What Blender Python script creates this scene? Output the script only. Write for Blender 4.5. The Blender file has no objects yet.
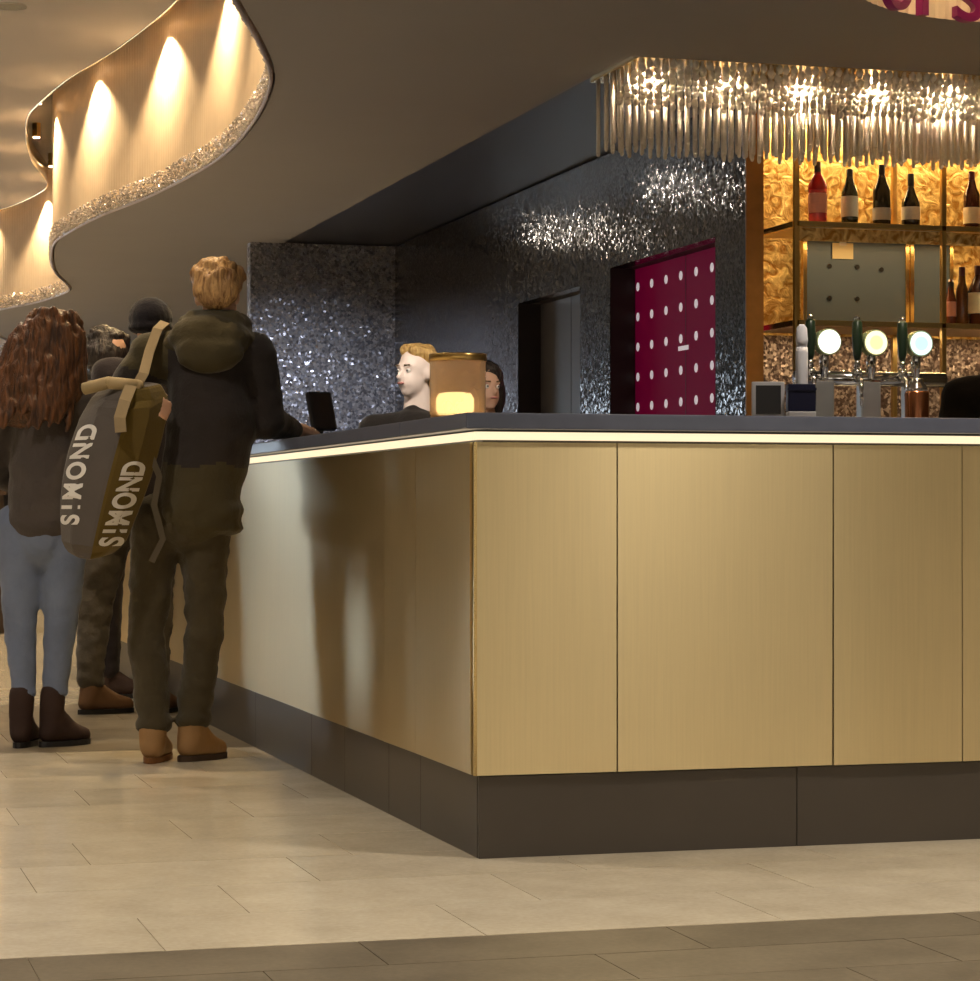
import bpy, bmesh, math, random
from mathutils import Vector, Matrix, noise
from mathutils.bvhtree import BVHTree
random.seed(7)
sc = bpy.context.scene
PI = math.pi
YAW = math.radians(15.91)

# ------------------------------------------------------------------ camera, world, exposure
cam_d = bpy.data.cameras.new('camera'); cam = bpy.data.objects.new('camera', cam_d)
sc.collection.objects.link(cam); sc.camera = cam
cam.location = (-1.708, -6.137, 0.895)
cam.rotation_euler = (PI/2, 0, -YAW)
cam_d.sensor_fit = 'HORIZONTAL'; cam_d.sensor_width = 36.0
cam_d.lens = 36.0*2477/980
cam_d.shift_y = 21.5/980
cam_d.clip_end = 200
wd = bpy.data.worlds.new('world'); sc.world = wd; wd.use_nodes = True
wd.node_tree.nodes['Background'].inputs[0].default_value = (.55, .62, .75, 1)
wd.node_tree.nodes['Background'].inputs[1].default_value = .4
sc.view_settings.view_transform = 'Standard'; sc.view_settings.look = 'None'
sc.view_settings.gamma = 1.0; sc.view_settings.use_curve_mapping = False
sc.view_settings.exposure = 0.95
try: sc.cycles.use_denoising = True
except Exception: pass

WARM = (1.0, .78, .50); AMBER = (1.0, .62, .25); NEUT = (1.0, .88, .73); COOL = (.72, .82, 1.0)
def spot(name, loc, target, power, color, angle=90, blend=.6, radius=.06):
    l = bpy.data.lights.new(name, 'SPOT'); l.energy = power; l.color = color
    l.spot_size = math.radians(angle); l.spot_blend = blend; l.shadow_soft_size = radius
    o = bpy.data.objects.new(name, l); sc.collection.objects.link(o); o.location = loc
    o.rotation_euler = (Vector(target)-Vector(loc)).to_track_quat('-Z', 'Y').to_euler()
    return o
def point(name, loc, power, color, radius=.05):
    l = bpy.data.lights.new(name, 'POINT'); l.energy = power; l.color = color; l.shadow_soft_size = radius
    o = bpy.data.objects.new(name, l); sc.collection.objects.link(o); o.location = loc; return o
def strip_light(name, loc, rot, sx, sy, power, color):
    l = bpy.data.lights.new(name, 'AREA'); l.shape = 'RECTANGLE'; l.size = sx; l.size_y = sy
    l.energy = power; l.color = color
    o = bpy.data.objects.new(name, l); sc.collection.objects.link(o); o.location = loc; o.rotation_euler = rot
    return o
# unseen hall downlights added (in the raised ceiling left of the bar and the soffit in front of it)
HALL = [(x, y, 3.95) for x in (-1.6, -4.2, -6.8) for y in (-9.5, -6, -2.5, 1, 4.5, 8, 12, 17, 22)]
SOFF = [(x, y, 2.97) for x in (1.2, 3.6) for y in (-9.5, -6.5, -3.5, -1.2)]
HALL_P, SOFF_P = 118, 95
for p in HALL: spot('hall_downlight_lamp', (p[0], p[1], p[2]-.03), (p[0], p[1], 0), HALL_P, NEUT, 110, .7, .08)
for p in SOFF: spot('soffit_downlight_lamp', (p[0], p[1], p[2]-.03), (p[0], p[1], 0), SOFF_P, NEUT, 115, .7, .08)
# downlights grazing the dark mosaic wall
for p in ((2.15, 11.15, 8.61), (2.15, 8.63, 6.46)):
    spot('mosaic_downlight_lamp', (p[0], p[1], 2.96), (2.95, p[2], 2.4), 2.4, NEUT, 26, 1.0, .02)
spot('mosaic_pier_lamp', (1.0, 9.8, 2.9), (2.3, 12.95, .9), 260, (.84, .9, 1), 55, .9, .05)  # unseen cool spot added to brighten the pier
spot('tap_lamp', (2.5, 2.5, 2.96), (2.55, 3.4, 1.3), 45, NEUT, 70, .9, .05)  # unseen spot added to brighten the taps and till screen
spot('bar_inside_lamp', (.55, 2.2, 2.96), (.95, 4.3, 1.5), 150, NEUT, 40, .9, .05)  # unseen spot added to light the blond bartender's face

# ------------------------------------------------------------------ materials
def nodes(name):
    m = bpy.data.materials.new(name); m.use_nodes = True
    nt = m.node_tree; return m, nt, nt.nodes['Principled BSDF']
def N(nt, t, **kw):
    n = nt.nodes.new(t)
    for k, v in kw.items():
        if hasattr(n, k): setattr(n, k, v)
    return n
def setin(n, **kw):
    for k, v in kw.items():
        n.inputs[k.replace('_', ' ')].default_value = v
def mat(name, col, rough=.5, metal=0, spec=.5, vary=.12, scale=8, bump=0, bscale=60, trans=0, emit=None, estr=0, ior=1.45, coat=0, sheen=0):
    m, nt, b = nodes(name)
    b.inputs['Roughness'].default_value = rough; b.inputs['Metallic'].default_value = metal
    b.inputs['Specular IOR Level'].default_value = spec; b.inputs['IOR'].default_value = ior
    b.inputs['Transmission Weight'].default_value = trans; b.inputs['Coat Weight'].default_value = coat
    b.inputs['Sheen Weight'].default_value = sheen
    tc = N(nt, 'ShaderNodeTexCoord')
    nz = N(nt, 'ShaderNodeTexNoise'); nz.inputs['Scale'].default_value = scale; nz.inputs['Detail'].default_value = 4
    nt.links.new(tc.outputs['Object'], nz.inputs['Vector'])
    mx = N(nt, 'ShaderNodeMix', data_type='RGBA')
    c = Vector(col)
    mx.inputs['A'].default_value = (*(c*(1-vary)), 1); mx.inputs['B'].default_value = (*[min(1, q) for q in c*(1+vary)], 1)
    nt.links.new(nz.outputs['Fac'], mx.inputs['Factor']); nt.links.new(mx.outputs['Result'], b.inputs['Base Color'])
    if bump:
        n2 = N(nt, 'ShaderNodeTexNoise'); n2.inputs['Scale'].default_value = bscale; n2.inputs['Detail'].default_value = 5
        nt.links.new(tc.outputs['Object'], n2.inputs['Vector'])
        bp = N(nt, 'ShaderNodeBump'); bp.inputs['Strength'].default_value = bump; bp.inputs['Distance'].default_value = .01
        nt.links.new(n2.outputs['Fac'], bp.inputs['Height']); nt.links.new(bp.outputs['Normal'], b.inputs['Normal'])
    if emit:
        b.inputs['Emission Color'].default_value = (*emit, 1); b.inputs['Emission Strength'].default_value = estr
    return m
def srgb(r, g, b):
    f = lambda v: ((v/255+.055)/1.055)**2.4 if v > 10 else v/255/12.92
    return (f(r), f(g), f(b))
def mosaic(name, dark, light, cell, tilt, rough=.25, metal=.8):
    """tiny mirror mosaic chips, each chip tilted its own way"""
    m, nt, b = nodes(name)
    tc = N(nt, 'ShaderNodeTexCoord'); v = N(nt, 'ShaderNodeTexVoronoi'); v.inputs['Scale'].default_value = 1/cell
    nt.links.new(tc.outputs['Object'], v.inputs['Vector'])
    sep = N(nt, 'ShaderNodeSeparateColor'); nt.links.new(v.outputs['Color'], sep.inputs[0])
    rmp = N(nt, 'ShaderNodeValToRGB'); rmp.color_ramp.elements[0].position = .35; rmp.color_ramp.elements[1].position = .95
    rmp.color_ramp.elements[0].color = (*dark, 1); rmp.color_ramp.elements[1].color = (*light, 1)
    nt.links.new(sep.outputs[0], rmp.inputs[0]); nt.links.new(rmp.outputs[0], b.inputs['Base Color'])
    g = N(nt, 'ShaderNodeNewGeometry')
    s1 = N(nt, 'ShaderNodeVectorMath', operation='SUBTRACT'); s1.inputs[1].default_value = (.5, .5, .5)
    nt.links.new(v.outputs['Color'], s1.inputs[0])
    s2 = N(nt, 'ShaderNodeVectorMath', operation='SCALE'); s2.inputs['Scale'].default_value = tilt
    nt.links.new(s1.outputs[0], s2.inputs[0])
    s3 = N(nt, 'ShaderNodeVectorMath', operation='ADD'); nt.links.new(s2.outputs[0], s3.inputs[0]); nt.links.new(g.outputs['Normal'], s3.inputs[1])
    s4 = N(nt, 'ShaderNodeVectorMath', operation='NORMALIZE'); nt.links.new(s3.outputs[0], s4.inputs[0])
    nt.links.new(s4.outputs[0], b.inputs['Normal'])
    b.inputs['Roughness'].default_value = rough; b.inputs['Metallic'].default_value = metal
    return m
def brass_brushed(name, col, rough, aniso=.5):
    m, nt, b = nodes(name)
    tc = N(nt, 'ShaderNodeTexCoord'); mp = N(nt, 'ShaderNodeMapping'); mp.inputs['Scale'].default_value = (60, 60, 1.2)
    nt.links.new(tc.outputs['Object'], mp.inputs[0])
    nz = N(nt, 'ShaderNodeTexNoise'); nz.inputs['Scale'].default_value = 3; nz.inputs['Detail'].default_value = 6
    nt.links.new(mp.outputs[0], nz.inputs['Vector'])
    n2 = N(nt, 'ShaderNodeTexNoise'); n2.inputs['Scale'].default_value = 1.6; n2.inputs['Detail'].default_value = 3
    nt.links.new(tc.outputs['Object'], n2.inputs['Vector'])
    ad = N(nt, 'ShaderNodeMath', operation='ADD'); nt.links.new(nz.outputs['Fac'], ad.inputs[0]); nt.links.new(n2.outputs['Fac'], ad.inputs[1])
    hf = N(nt, 'ShaderNodeMath', operation='MULTIPLY'); hf.inputs[1].default_value = .5; nt.links.new(ad.outputs[0], hf.inputs[0])
    mx = N(nt, 'ShaderNodeMix', data_type='RGBA'); c = Vector(col)
    mx.inputs['A'].default_value = (*(c*.86), 1); mx.inputs['B'].default_value = (*[min(1, q) for q in c*1.12], 1)
    nt.links.new(hf.outputs[0], mx.inputs['Factor']); nt.links.new(mx.outputs['Result'], b.inputs['Base Color'])
    b.inputs['Metallic'].default_value = 1; b.inputs['Roughness'].default_value = rough
    b.inputs['Anisotropic'].default_value = aniso
    tg = N(nt, 'ShaderNodeCombineXYZ'); tg.inputs[2].default_value = 1.0; nt.links.new(tg.outputs[0], b.inputs['Tangent'])
    return m
def stone(name, c1, c2, scale, rough, spec=.5, speck=.35):
    m, nt, b = nodes(name)
    g = N(nt, 'ShaderNodeNewGeometry'); oi = N(nt, 'ShaderNodeObjectInfo')
    n1 = N(nt, 'ShaderNodeTexNoise'); n1.inputs['Scale'].default_value = scale; n1.inputs['Detail'].default_value = 6; n1.inputs['Roughness'].default_value = .65
    n2 = N(nt, 'ShaderNodeTexNoise'); n2.inputs['Scale'].default_value = scale*14; n2.inputs['Detail'].default_value = 2
    nt.links.new(g.outputs['Position'], n1.inputs['Vector']); nt.links.new(g.outputs['Position'], n2.inputs['Vector'])
    mm = N(nt, 'ShaderNodeMix', data_type='FLOAT'); mm.inputs['Factor'].default_value = speck
    nt.links.new(n1.outputs['Fac'], mm.inputs['A']); nt.links.new(n2.outputs['Fac'], mm.inputs['B'])
    rr = N(nt, 'ShaderNodeMath', operation='MULTIPLY_ADD'); rr.inputs[1].default_value = .12; rr.inputs[2].default_value = -.06
    nt.links.new(oi.outputs['Random'], rr.inputs[0])
    ad = N(nt, 'ShaderNodeMath', operation='ADD'); nt.links.new(mm.outputs[0], ad.inputs[0]); nt.links.new(rr.outputs[0], ad.inputs[1])
    r = N(nt, 'ShaderNodeValToRGB'); r.color_ramp.elements[0].position = .3; r.color_ramp.elements[1].position = .7
    r.color_ramp.elements[0].color = (*c1, 1); r.color_ramp.elements[1].color = (*c2, 1)
    nt.links.new(ad.outputs[0], r.inputs[0]); nt.links.new(r.outputs[0], b.inputs['Base Color'])
    b.inputs['Roughness'].default_value = rough; b.inputs['Specular IOR Level'].default_value = spec
    return m
def emitter(name, col, s):
    m, nt, b = nodes(name); b.inputs['Base Color'].default_value = (*[q*.5 for q in col], 1)
    b.inputs['Emission Color'].default_value = (*col, 1); b.inputs['Emission Strength'].default_value = s
    return m

M = {}
M['light_stone'] = stone('light_stone', (.54, .47, .35), (.74, .66, .51), 5, .12, .75)
M['dark_stone'] = stone('dark_stone', (.10, .084, .062), (.20, .168, .12), 5, .36, .2)
M['grout'] = mat('grout', (.30, .25, .18), .8)
M['soffit'] = mat('soffit_paint', (.275, .262, .262), .75, scale=1.5, vary=.05)
M['dark_ceiling'] = mat('dark_ceiling_paint', (.035, .036, .045), .35, scale=1.5, vary=.08)
M['plaster'] = mat('hall_plaster', (.26, .24, .22), .8, scale=2, vary=.06)
M['gold_wall'] = mat('gold_pleated_fabric', (.74, .60, .47), .45, metal=.15, vary=.12, scale=6)
M['brass'] = brass_brushed('brushed_brass', (.80, .66, .38), .37, .75)
M['brass_trim'] = mat('polished_brass', (.80, .58, .24), .18, metal=1, vary=.05)
M['old_gold'] = mat('old_gold_metal', (.62, .40, .13), .28, metal=1, vary=.15, scale=14)
M['bronze'] = mat('dark_bronze', (.085, .073, .062), .38, metal=.5, vary=.12, scale=3)
M['worktop'] = mat('dark_worktop', (.085, .095, .135), .28, spec=.6, vary=.2, scale=12)
M['led'] = emitter('led_strip_white', (1.0, .82, .54), .56)
M['mosaic_dark'] = mosaic('dark_mirror_mosaic', (.020, .018, .019), (.075, .068, .064), .014, .15, .14, .6)
M['mosaic_silver'] = mosaic('silver_mirror_mosaic', (.10, .10, .12), (.62, .60, .64), .017, .6, .3, .6)
M['mosaic_copper'] = mosaic('copper_mosaic', (.12, .075, .055), (.50, .38, .30), .013, .3, .3, .6)
M['crystal_chip'] = mat('crystal_chip', (.60, .52, .50), .15, metal=.5, vary=.75, scale=45)
M['magenta'] = mat('magenta_glass', (.15, .001, .035), .65, spec=.15, vary=.06, emit=(.42, .0, .075), estr=.07)  # glow put into the glass colour to stand for backlight
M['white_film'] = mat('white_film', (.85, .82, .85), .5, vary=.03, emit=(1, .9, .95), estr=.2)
M['door_paint'] = mat('grey_door_paint', (.085, .085, .10), .4, vary=.08, scale=3)
M['jamb'] = mat('dark_jamb', (.035, .026, .026), .5, vary=.1)
M['tube'] = mat('crystal_glass_tube', (.96, .88, .78), .16, trans=.18, ior=1.42, vary=.03)
M['foil'] = None
M['mirror'] = mat('grey_mirror_panel', (.10, .132, .18), .35, metal=.2, vary=.15, scale=2)  # grey-blue stands for the wall reflected in the mirror
M['chrome'] = mat('chrome', (.75, .74, .72), .12, metal=1, vary=.05)
M['black_plastic'] = mat('black_plastic', (.015, .015, .018), .3, vary=.1)
M['navy'] = mat('navy_card', (.012, .014, .05), .45, vary=.1)
M['white_plastic'] = mat('white_plastic', (.72, .72, .78), .4, vary=.05)
M['cream_paper'] = mat('cream_paper', (.80, .70, .45), .6, vary=.05)
M['desk_wood'] = mat('dark_desk_wood', (.05, .03, .018), .45, vary=.3, scale=5)
M['skin'] = mat('skin', (.62, .38, .27), .5, vary=.06, scale=10)
M['skin_pale'] = mat('skin_pale', (.86, .72, .66), .45, vary=.04, scale=10)
def foil():
    m, nt, b = nodes('gold_foil_glass')
    tc = N(nt, 'ShaderNodeTexCoord'); nz = N(nt, 'ShaderNodeTexNoise'); nz.inputs['Scale'].default_value = 16; nz.inputs['Detail'].default_value = 5
    nz.inputs['Distortion'].default_value = 1.6
    nt.links.new(tc.outputs['Object'], nz.inputs['Vector'])
    r = N(nt, 'ShaderNodeValToRGB'); r.color_ramp.elements[0].position = .38; r.color_ramp.elements[1].position = .66
    r.color_ramp.elements[0].color = (.42, .20, .035, 1); r.color_ramp.elements[1].color = (.95, .72, .30, 1)
    nt.links.new(nz.outputs['Fac'], r.inputs[0]); nt.links.new(r.outputs[0], b.inputs['Base Color'])
    bp = N(nt, 'ShaderNodeBump'); bp.inputs['Strength'].default_value = .6; bp.inputs['Distance'].default_value = .02
    nt.links.new(nz.outputs['Fac'], bp.inputs['Height']); nt.links.new(bp.outputs[0], b.inputs['Normal'])
    b.inputs['Roughness'].default_value = .32; b.inputs['Metallic'].default_value = .5
    return m
M['foil'] = foil()
def fabric(name, col, vary=.2, scale=9, bump=.25, bscale=90, rough=.9):
    return mat(name, col, rough, vary=vary, scale=scale, bump=bump, bscale=bscale, spec=.2, sheen=.15)

# ------------------------------------------------------------------ mesh helpers
def link(o, parent=None):
    sc.collection.objects.link(o)
    if parent is not None: o.parent = parent
    return o
def mesh_obj(name, bm, m, parent=None, smooth=False, loc=None):
    me = bpy.data.meshes.new(name); bm.normal_update(); bm.to_mesh(me); bm.free()
    if smooth:
        for p in me.polygons: p.use_smooth = True
    me.materials.append(m)
    o = bpy.data.objects.new(name, me); link(o, parent)
    if loc: o.location = loc
    return o
def box(bm, x0, x1, y0, y1, z0, z1, bev=0):
    r = bmesh.ops.create_cube(bm, size=1); vs = r['verts']
    for v in vs:
        v.co = Vector(((x0+x1)/2+v.co.x*(x1-x0), (y0+y1)/2+v.co.y*(y1-y0), (z0+z1)/2+v.co.z*(z1-z0)))
    if bev:
        es = list({e for v in vs for e in v.link_edges})
        bmesh.ops.bevel(bm, geom=es, offset=bev, segments=2, affect='EDGES', profile=.6)
def bx(name, m, parent, *a, bev=0):
    bm = bmesh.new(); box(bm, *a, bev=bev); return mesh_obj(name, bm, m, parent)
def tube(bm, p0, p1, r0, r1=None, seg=12, cap=True):
    r1 = r0 if r1 is None else r1
    p0, p1 = Vector(p0), Vector(p1); d = p1-p0; L = d.length
    r = bmesh.ops.create_cone(bm, cap_ends=cap, segments=seg, radius1=r0, radius2=r1, depth=L)
    q = Vector((0, 0, 1)).rotation_difference(d.normalized()).to_matrix().to_4x4()
    bmesh.ops.transform(bm, verts=r['verts'], matrix=Matrix.Translation((p0+p1)/2) @ q)
def ball(bm, c, r, s=(1, 1, 1), rot=None, seg=16, rings=10):
    mt = Matrix.Translation(c) @ (rot or Matrix.Identity(4)) @ Matrix.Diagonal((r*s[0], r*s[1], r*s[2], 1))
    top = bm.verts.new(mt @ Vector((0, 0, 1))); bot = bm.verts.new(mt @ Vector((0, 0, -1))); prev = None
    for i in range(1, rings):
        t = PI*i/rings; st, ct = math.sin(t), math.cos(t)
        q = [bm.verts.new(mt @ Vector((st*math.cos(2*PI*k/seg), st*math.sin(2*PI*k/seg), ct))) for k in range(seg)]
        for k in range(seg):
            k2 = (k+1) % seg
            if prev: bm.faces.new((prev[k], q[k], q[k2], prev[k2]))
            else: bm.faces.new((top, q[k], q[k2]))
        prev = q
    for k in range(seg): bm.faces.new((prev[k], bot, prev[(k+1) % seg]))
def lathe(bm, prof, seg=20, c=(0, 0, 0)):
    rings = []
    for (r, z) in prof:
        rings.append([bm.verts.new((c[0]+r*math.cos(2*PI*k/seg), c[1]+r*math.sin(2*PI*k/seg), c[2]+z)) for k in range(seg)])
    for a, b in zip(rings, rings[1:]):
        for k in range(seg): bm.faces.new((a[k], a[(k+1) % seg], b[(k+1) % seg], b[k]))
    bm.faces.new(rings[0][::-1]); bm.faces.new(rings[-1])
def polytube(bm, pts, r, seg=8):
    for a, b in zip(pts, pts[1:]):
        tube(bm, a, b, r, seg=seg); ball(bm, b, r, seg=seg, rings=6)
def ribbon(bm, pts, wid, thick, up=(0, 0, 1)):
    """flat strap following pts; wid along a sideways direction"""
    pts = [Vector(p) for p in pts]; prev = None
    for i, p in enumerate(pts):
        t = (pts[min(i+1, len(pts)-1)]-pts[max(i-1, 0)]).normalized()
        n = Vector(up); s = t.cross(n).normalized(); n = s.cross(t).normalized()
        q = [bm.verts.new(p+s*wid/2*a+n*thick/2*b) for a, b in ((-1, -1), (1, -1), (1, 1), (-1, 1))]
        if prev:
            for k in range(4): bm.faces.new((prev[k], prev[(k+1) % 4], q[(k+1) % 4], q[k]))
        else: bm.faces.new(q[::-1])
        prev = q
    bm.faces.new(prev)
def empty(name, loc=(0, 0, 0), rz=0):
    o = bpy.data.objects.new(name, None); o.location = loc; o.rotation_euler = (0, 0, rz); o.empty_display_size = .1
    return link(o)
def tag(o, label, cat, group=None):
    o['label'] = label; o['category'] = cat
    if group: o['group'] = group
    return o
def struct(o, label=None):
    o['kind'] = 'structure'
    if label: o['label'] = label
    return o
def copy_tree(o, parent=None):
    c = o.copy(); link(c); c.parent = parent
    for ch in list(o.children): copy_tree(ch, c)
    return c

# scratch scene used to grow meshes (emptied again at the end)
scratch = bpy.data.scenes.new('scratch')
def grown(o):
    scratch.collection.objects.link(o)
    with bpy.context.temp_override(scene=scratch, view_layer=scratch.view_layers[0]):
        dg = bpy.context.evaluated_depsgraph_get(); dg.update()
        me = bpy.data.meshes.new_from_object(o.evaluated_get(dg))
    bpy.data.objects.remove(o); return me
# ------------------------------------------------------------------ floor
TX0, TX1, TY0, TY1 = -3.0, 2.4, -3.3, 7.7
bm = bmesh.new()
for a in ((-10, TX0, -13, 32), (TX1, 8, -13, 32), (TX0, TX1, -13, TY0), (TX0, TX1, TY1, 32)):
    box(bm, *a, -.2, 0)
box(bm, TX0, TX1, TY0, TY1, -.2, -.006)
floor = struct(mesh_obj('floor', bm, M['light_stone']), 'beige stone floor with dark grey stone bands')
bx('grout_bed', M['grout'], floor, TX0, TX1, TY0, TY1, -.0058, -.003)
tile_cache = {}
def floor_tile(x0, x1, y0, y1, m):
    key = (round(x1-x0, 3), round(y1-y0, 3), m)
    if key not in tile_cache:
        bm = bmesh.new(); g = .0025
        w, d = x1-x0-g, y1-y0-g
        box(bm, -w/2, w/2, -d/2, d/2, -.006, 0)
        me = bpy.data.meshes.new('floor_tile'); bm.to_mesh(me); bm.free(); me.materials.append(M[m]); tile_cache[key] = me
    o = bpy.data.objects.new('floor_tile', tile_cache[key]); link(o, floor)
    o.location = ((x0+x1)/2, (y0+y1)/2, .0003*random.random())
def rows(y0, y1, dep, wid, m):
    n = max(1, round((y1-y0)/dep)); dep = (y1-y0)/n
    for i in range(n):
        a, b = y0+i*dep, y0+(i+1)*dep
        x = TX0; first = True; off = (i*0.37) % 1*wid
        while x < TX1-.01:
            w = off if (first and off > .1) else wid
            first = False
            e = min(TX1, x+w)
            if TX1-e < .1: e = TX1
            if not (x > .05 and a > .05): floor_tile(x, e, a, b, m)
            x = e
rows(-3.3, -1.10, .275, .68, 'dark_stone')
rows(-1.10, 3.18, .428, .68, 'light_stone')
rows(3.18, 5.5, .464, .9, 'dark_stone')
rows(5.5, 7.7, .55, .9, 'light_stone')

# ------------------------------------------------------------------ ceilings
CP = [(-13.5, -.4), (-10, -.25), (-7, -.2), (-3, -.5), (0, -.62), (2.5, -.32), (3.94, .095), (4.88, .378), (5.62, .567), (6.28, .669),
      (7.17, .756), (8.21, .801), (9.10, .769), (10.4, .645), (11.62, .461), (12.92, .354), (13.43, .347), (14.51, .436),
      (15.8, .604), (17.33, .895), (18.0, .89), (19.11, .724), (20.09, .457), (21.6, .42), (23.8, .763), (25.9, 1.16), (28, 1.05), (32, .8)]
def curve_x(y):
    for i in range(len(CP)-1):
        if CP[i][0] <= y <= CP[i+1][0]:
            y1, x1 = CP[i]; y2, x2 = CP[i+1]
            y0, x0 = CP[max(0, i-1)]; y3, x3 = CP[min(len(CP)-1, i+2)]
            m1 = (x2-x0)/(y2-y0) if y2 > y0 else 0; m2 = (x3-x1)/(y3-y1) if y3 > y1 else 0
            h = y2-y1; t = (y-y1)/h
            return (2*t**3-3*t*t+1)*x1+(t**3-2*t*t+t)*h*m1+(-2*t**3+3*t*t)*x2+(t**3-t*t)*h*m2
    return CP[-1][1]
ZS, ZR = 3.0, 3.97
YS = [-13+i*.125 for i in range(int(45/.125)+1)]
def strip_slab(bm, xa, xb, z0, z1):
    prev = None
    for y in YS:
        q = [bm.verts.new((x, y, z)) for x, z in ((xa(y), z0), (xb(y), z0), (xb(y), z1), (xa(y), z1))]
        if prev:
            for k in range(4): bm.faces.new((prev[k], q[k], q[(k+1) % 4], prev[(k+1) % 4]))
        prev = q
bm = bmesh.new()
strip_slab(bm, curve_x, lambda y: 1.9, ZS, ZS+.06)
# soffit in front of the bar with the round recess
RC, RR = (3.23, 2.61), .91
outer = [bm.verts.new(p) for p in ((1.9, -13, ZS), (8, -13, ZS), (8, 4.69, ZS), (1.9, 4.69, ZS))]
inner = [bm.verts.new((RC[0]+RR*math.cos(2*PI*k/96), RC[1]+RR*math.sin(2*PI*k/96), ZS)) for k in range(96)]
es = []
for L in (outer, inner):
    for k in range(len(L)): es.append(bm.edges.new((L[k], L[(k+1) % len(L)])))
bmesh.ops.triangle_fill(bm, edges=es, use_beauty=True)
box(bm, 1.9, 2.05, 4.69, 32, ZS, ZS+.06); box(bm, 2.05, 8, 13.1, 32, ZS, ZS+.06)
bmesh.ops.recalc_face_normals(bm, faces=bm.faces[:])
struct(mesh_obj('ceiling', bm, M['soffit']), 'matt grey-brown lowered ceiling with a wavy edge')
bm = bmesh.new(); box(bm, 2.05, 8, 4.69, 13.1, ZS+.012, ZS+.07)
struct(mesh_obj('ceiling_bar', bm, M['dark_ceiling']), 'dark blue-grey ceiling panel over the bar')
bm = bmesh.new(); strip_slab(bm, lambda y: -10, lambda y: curve_x(y)-.23, ZR, ZR+.10)
bmesh.ops.recalc_face_normals(bm, faces=bm.faces[:])
raft = struct(mesh_obj('ceiling_raft', bm, M['soffit']), 'raised brown ceiling raft beside the gold wall')
bm = bmesh.new(); strip_slab(bm, lambda y: curve_x(y)-.232, lambda y: curve_x(y)-.222, ZR-.004, ZR+.16)
bmesh.ops.recalc_face_normals(bm, faces=bm.faces[:]); mesh_obj('edge_strip', bm, M['brass_trim'], raft, True)
bm = bmesh.new(); box(bm, -10, 8, -13, 32, 4.3, 4.4)
struct(mesh_obj('ceiling_slab', bm, M['plaster']), 'grey slab above the ceilings')

# wavy gold wall between the two ceiling levels
def pleated(path, z0, z1, name, amp=.006):
    bm = bmesh.new(); lo = []; hi = []
    for i, (x, y) in enumerate(path):
        a = path[max(0, i-1)]; b = path[min(len(path)-1, i+1)]
        t = Vector((b[0]-a[0], b[1]-a[1])).normalized(); n = Vector((-t.y, t.x))
        o = amp*(-1 if i % 2 else 1)
        lo.append(bm.verts.new((x+n.x*o, y+n.y*o, z0))); hi.append(bm.verts.new((x+n.x*o, y+n.y*o, z1)))
    for i in range(len(path)-1): bm.faces.new((lo[i], lo[i+1], hi[i+1], hi[i]))
    return bm
path = [(curve_x(y)-.012, y) for y in [-12.9+i*.03 for i in range(int(44.8/.03))]]
cove = struct(mesh_obj('wall_cove', pleated(path, ZS, 4.28, 'cove', .0022), M['gold_wall'], None, False), 'wavy gold pleated wall lit by spotlights')
bm = bmesh.new(); strip_slab(bm, lambda y: curve_x(y)-.030, lambda y: curve_x(y)-.016, ZS-.012, ZS+.02)
bmesh.ops.recalc_face_normals(bm, faces=bm.faces[:]); mesh_obj('rim_trim', bm, mat('pale_rim', (.50, .46, .52), .5), cove, True)
def chips(bm, put, n, smin=.008, smax=.018):
    for _ in range(n):
        p, nrm = put(); s = random.uniform(smin, smax)
        q = Matrix.Translation(p) @ Matrix.Rotation(random.uniform(0, PI), 4, 'X') @ Matrix.Rotation(random.uniform(0, PI), 4, 'Z')
        vs = [bm.verts.new(q @ Vector(c)*1) for c in ((s, 0, 0), (-s, 0, 0), (0, s, 0), (0, -s, 0), (0, 0, s), (0, 0, -s))]
        for a, b, c in ((0, 2, 4), (2, 1, 4), (1, 3, 4), (3, 0, 4), (2, 0, 5), (1, 2, 5), (3, 1, 5), (0, 3, 5)): bm.faces.new((vs[a], vs[b], vs[c]))
bm = bmesh.new()
def put_rim():
    y = random.uniform(3, 21) if random.random() < .85 else random.uniform(21, 31)
    z = ZS+.005+.125*random.random()**1.7
    return Vector((curve_x(y)-.026-.008*random.random(), y, z)), None
chips(bm, put_rim, 9000, .006, .015)
cr = mesh_obj('crystal_rim', bm, M['crystal_chip'], cove); cr['kind'] = 'stuff'
cr['label'] = 'glittering crystal chips along the lower edge of the gold wall'

# spotlights in the slot above the gold wall
sp = empty('cove_spotlight')
bm = bmesh.new(); tube(bm, (0, 0, .05), (0, 0, .17), .035, seg=16); mesh_obj('housing', bm, M['brass_trim'], sp, False)
bm = bmesh.new(); tube(bm, (0, 0, .046), (0, 0, .05), .028, seg=16); mesh_obj('lens', bm, emitter('spot_lens', WARM, 12), sp)
first = True
COVE_P = 92
for k in range(-3, 11):
    y = 8.1+1.75*k; x = curve_x(y)-.155
    o = sp if first else copy_tree(sp); first = False
    o.location = (x, y, ZR+.05)
    tag(o, 'small brass spotlight recessed in the slot above the gold pleated wall', 'spotlight', 'spotlights above the wavy gold wall')
    spot('cove_spot_lamp', (x, y, ZR+.06), (x+.06, y, ZS), COVE_P, (1.0, .72, .38), 126, .35, .012)

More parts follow.
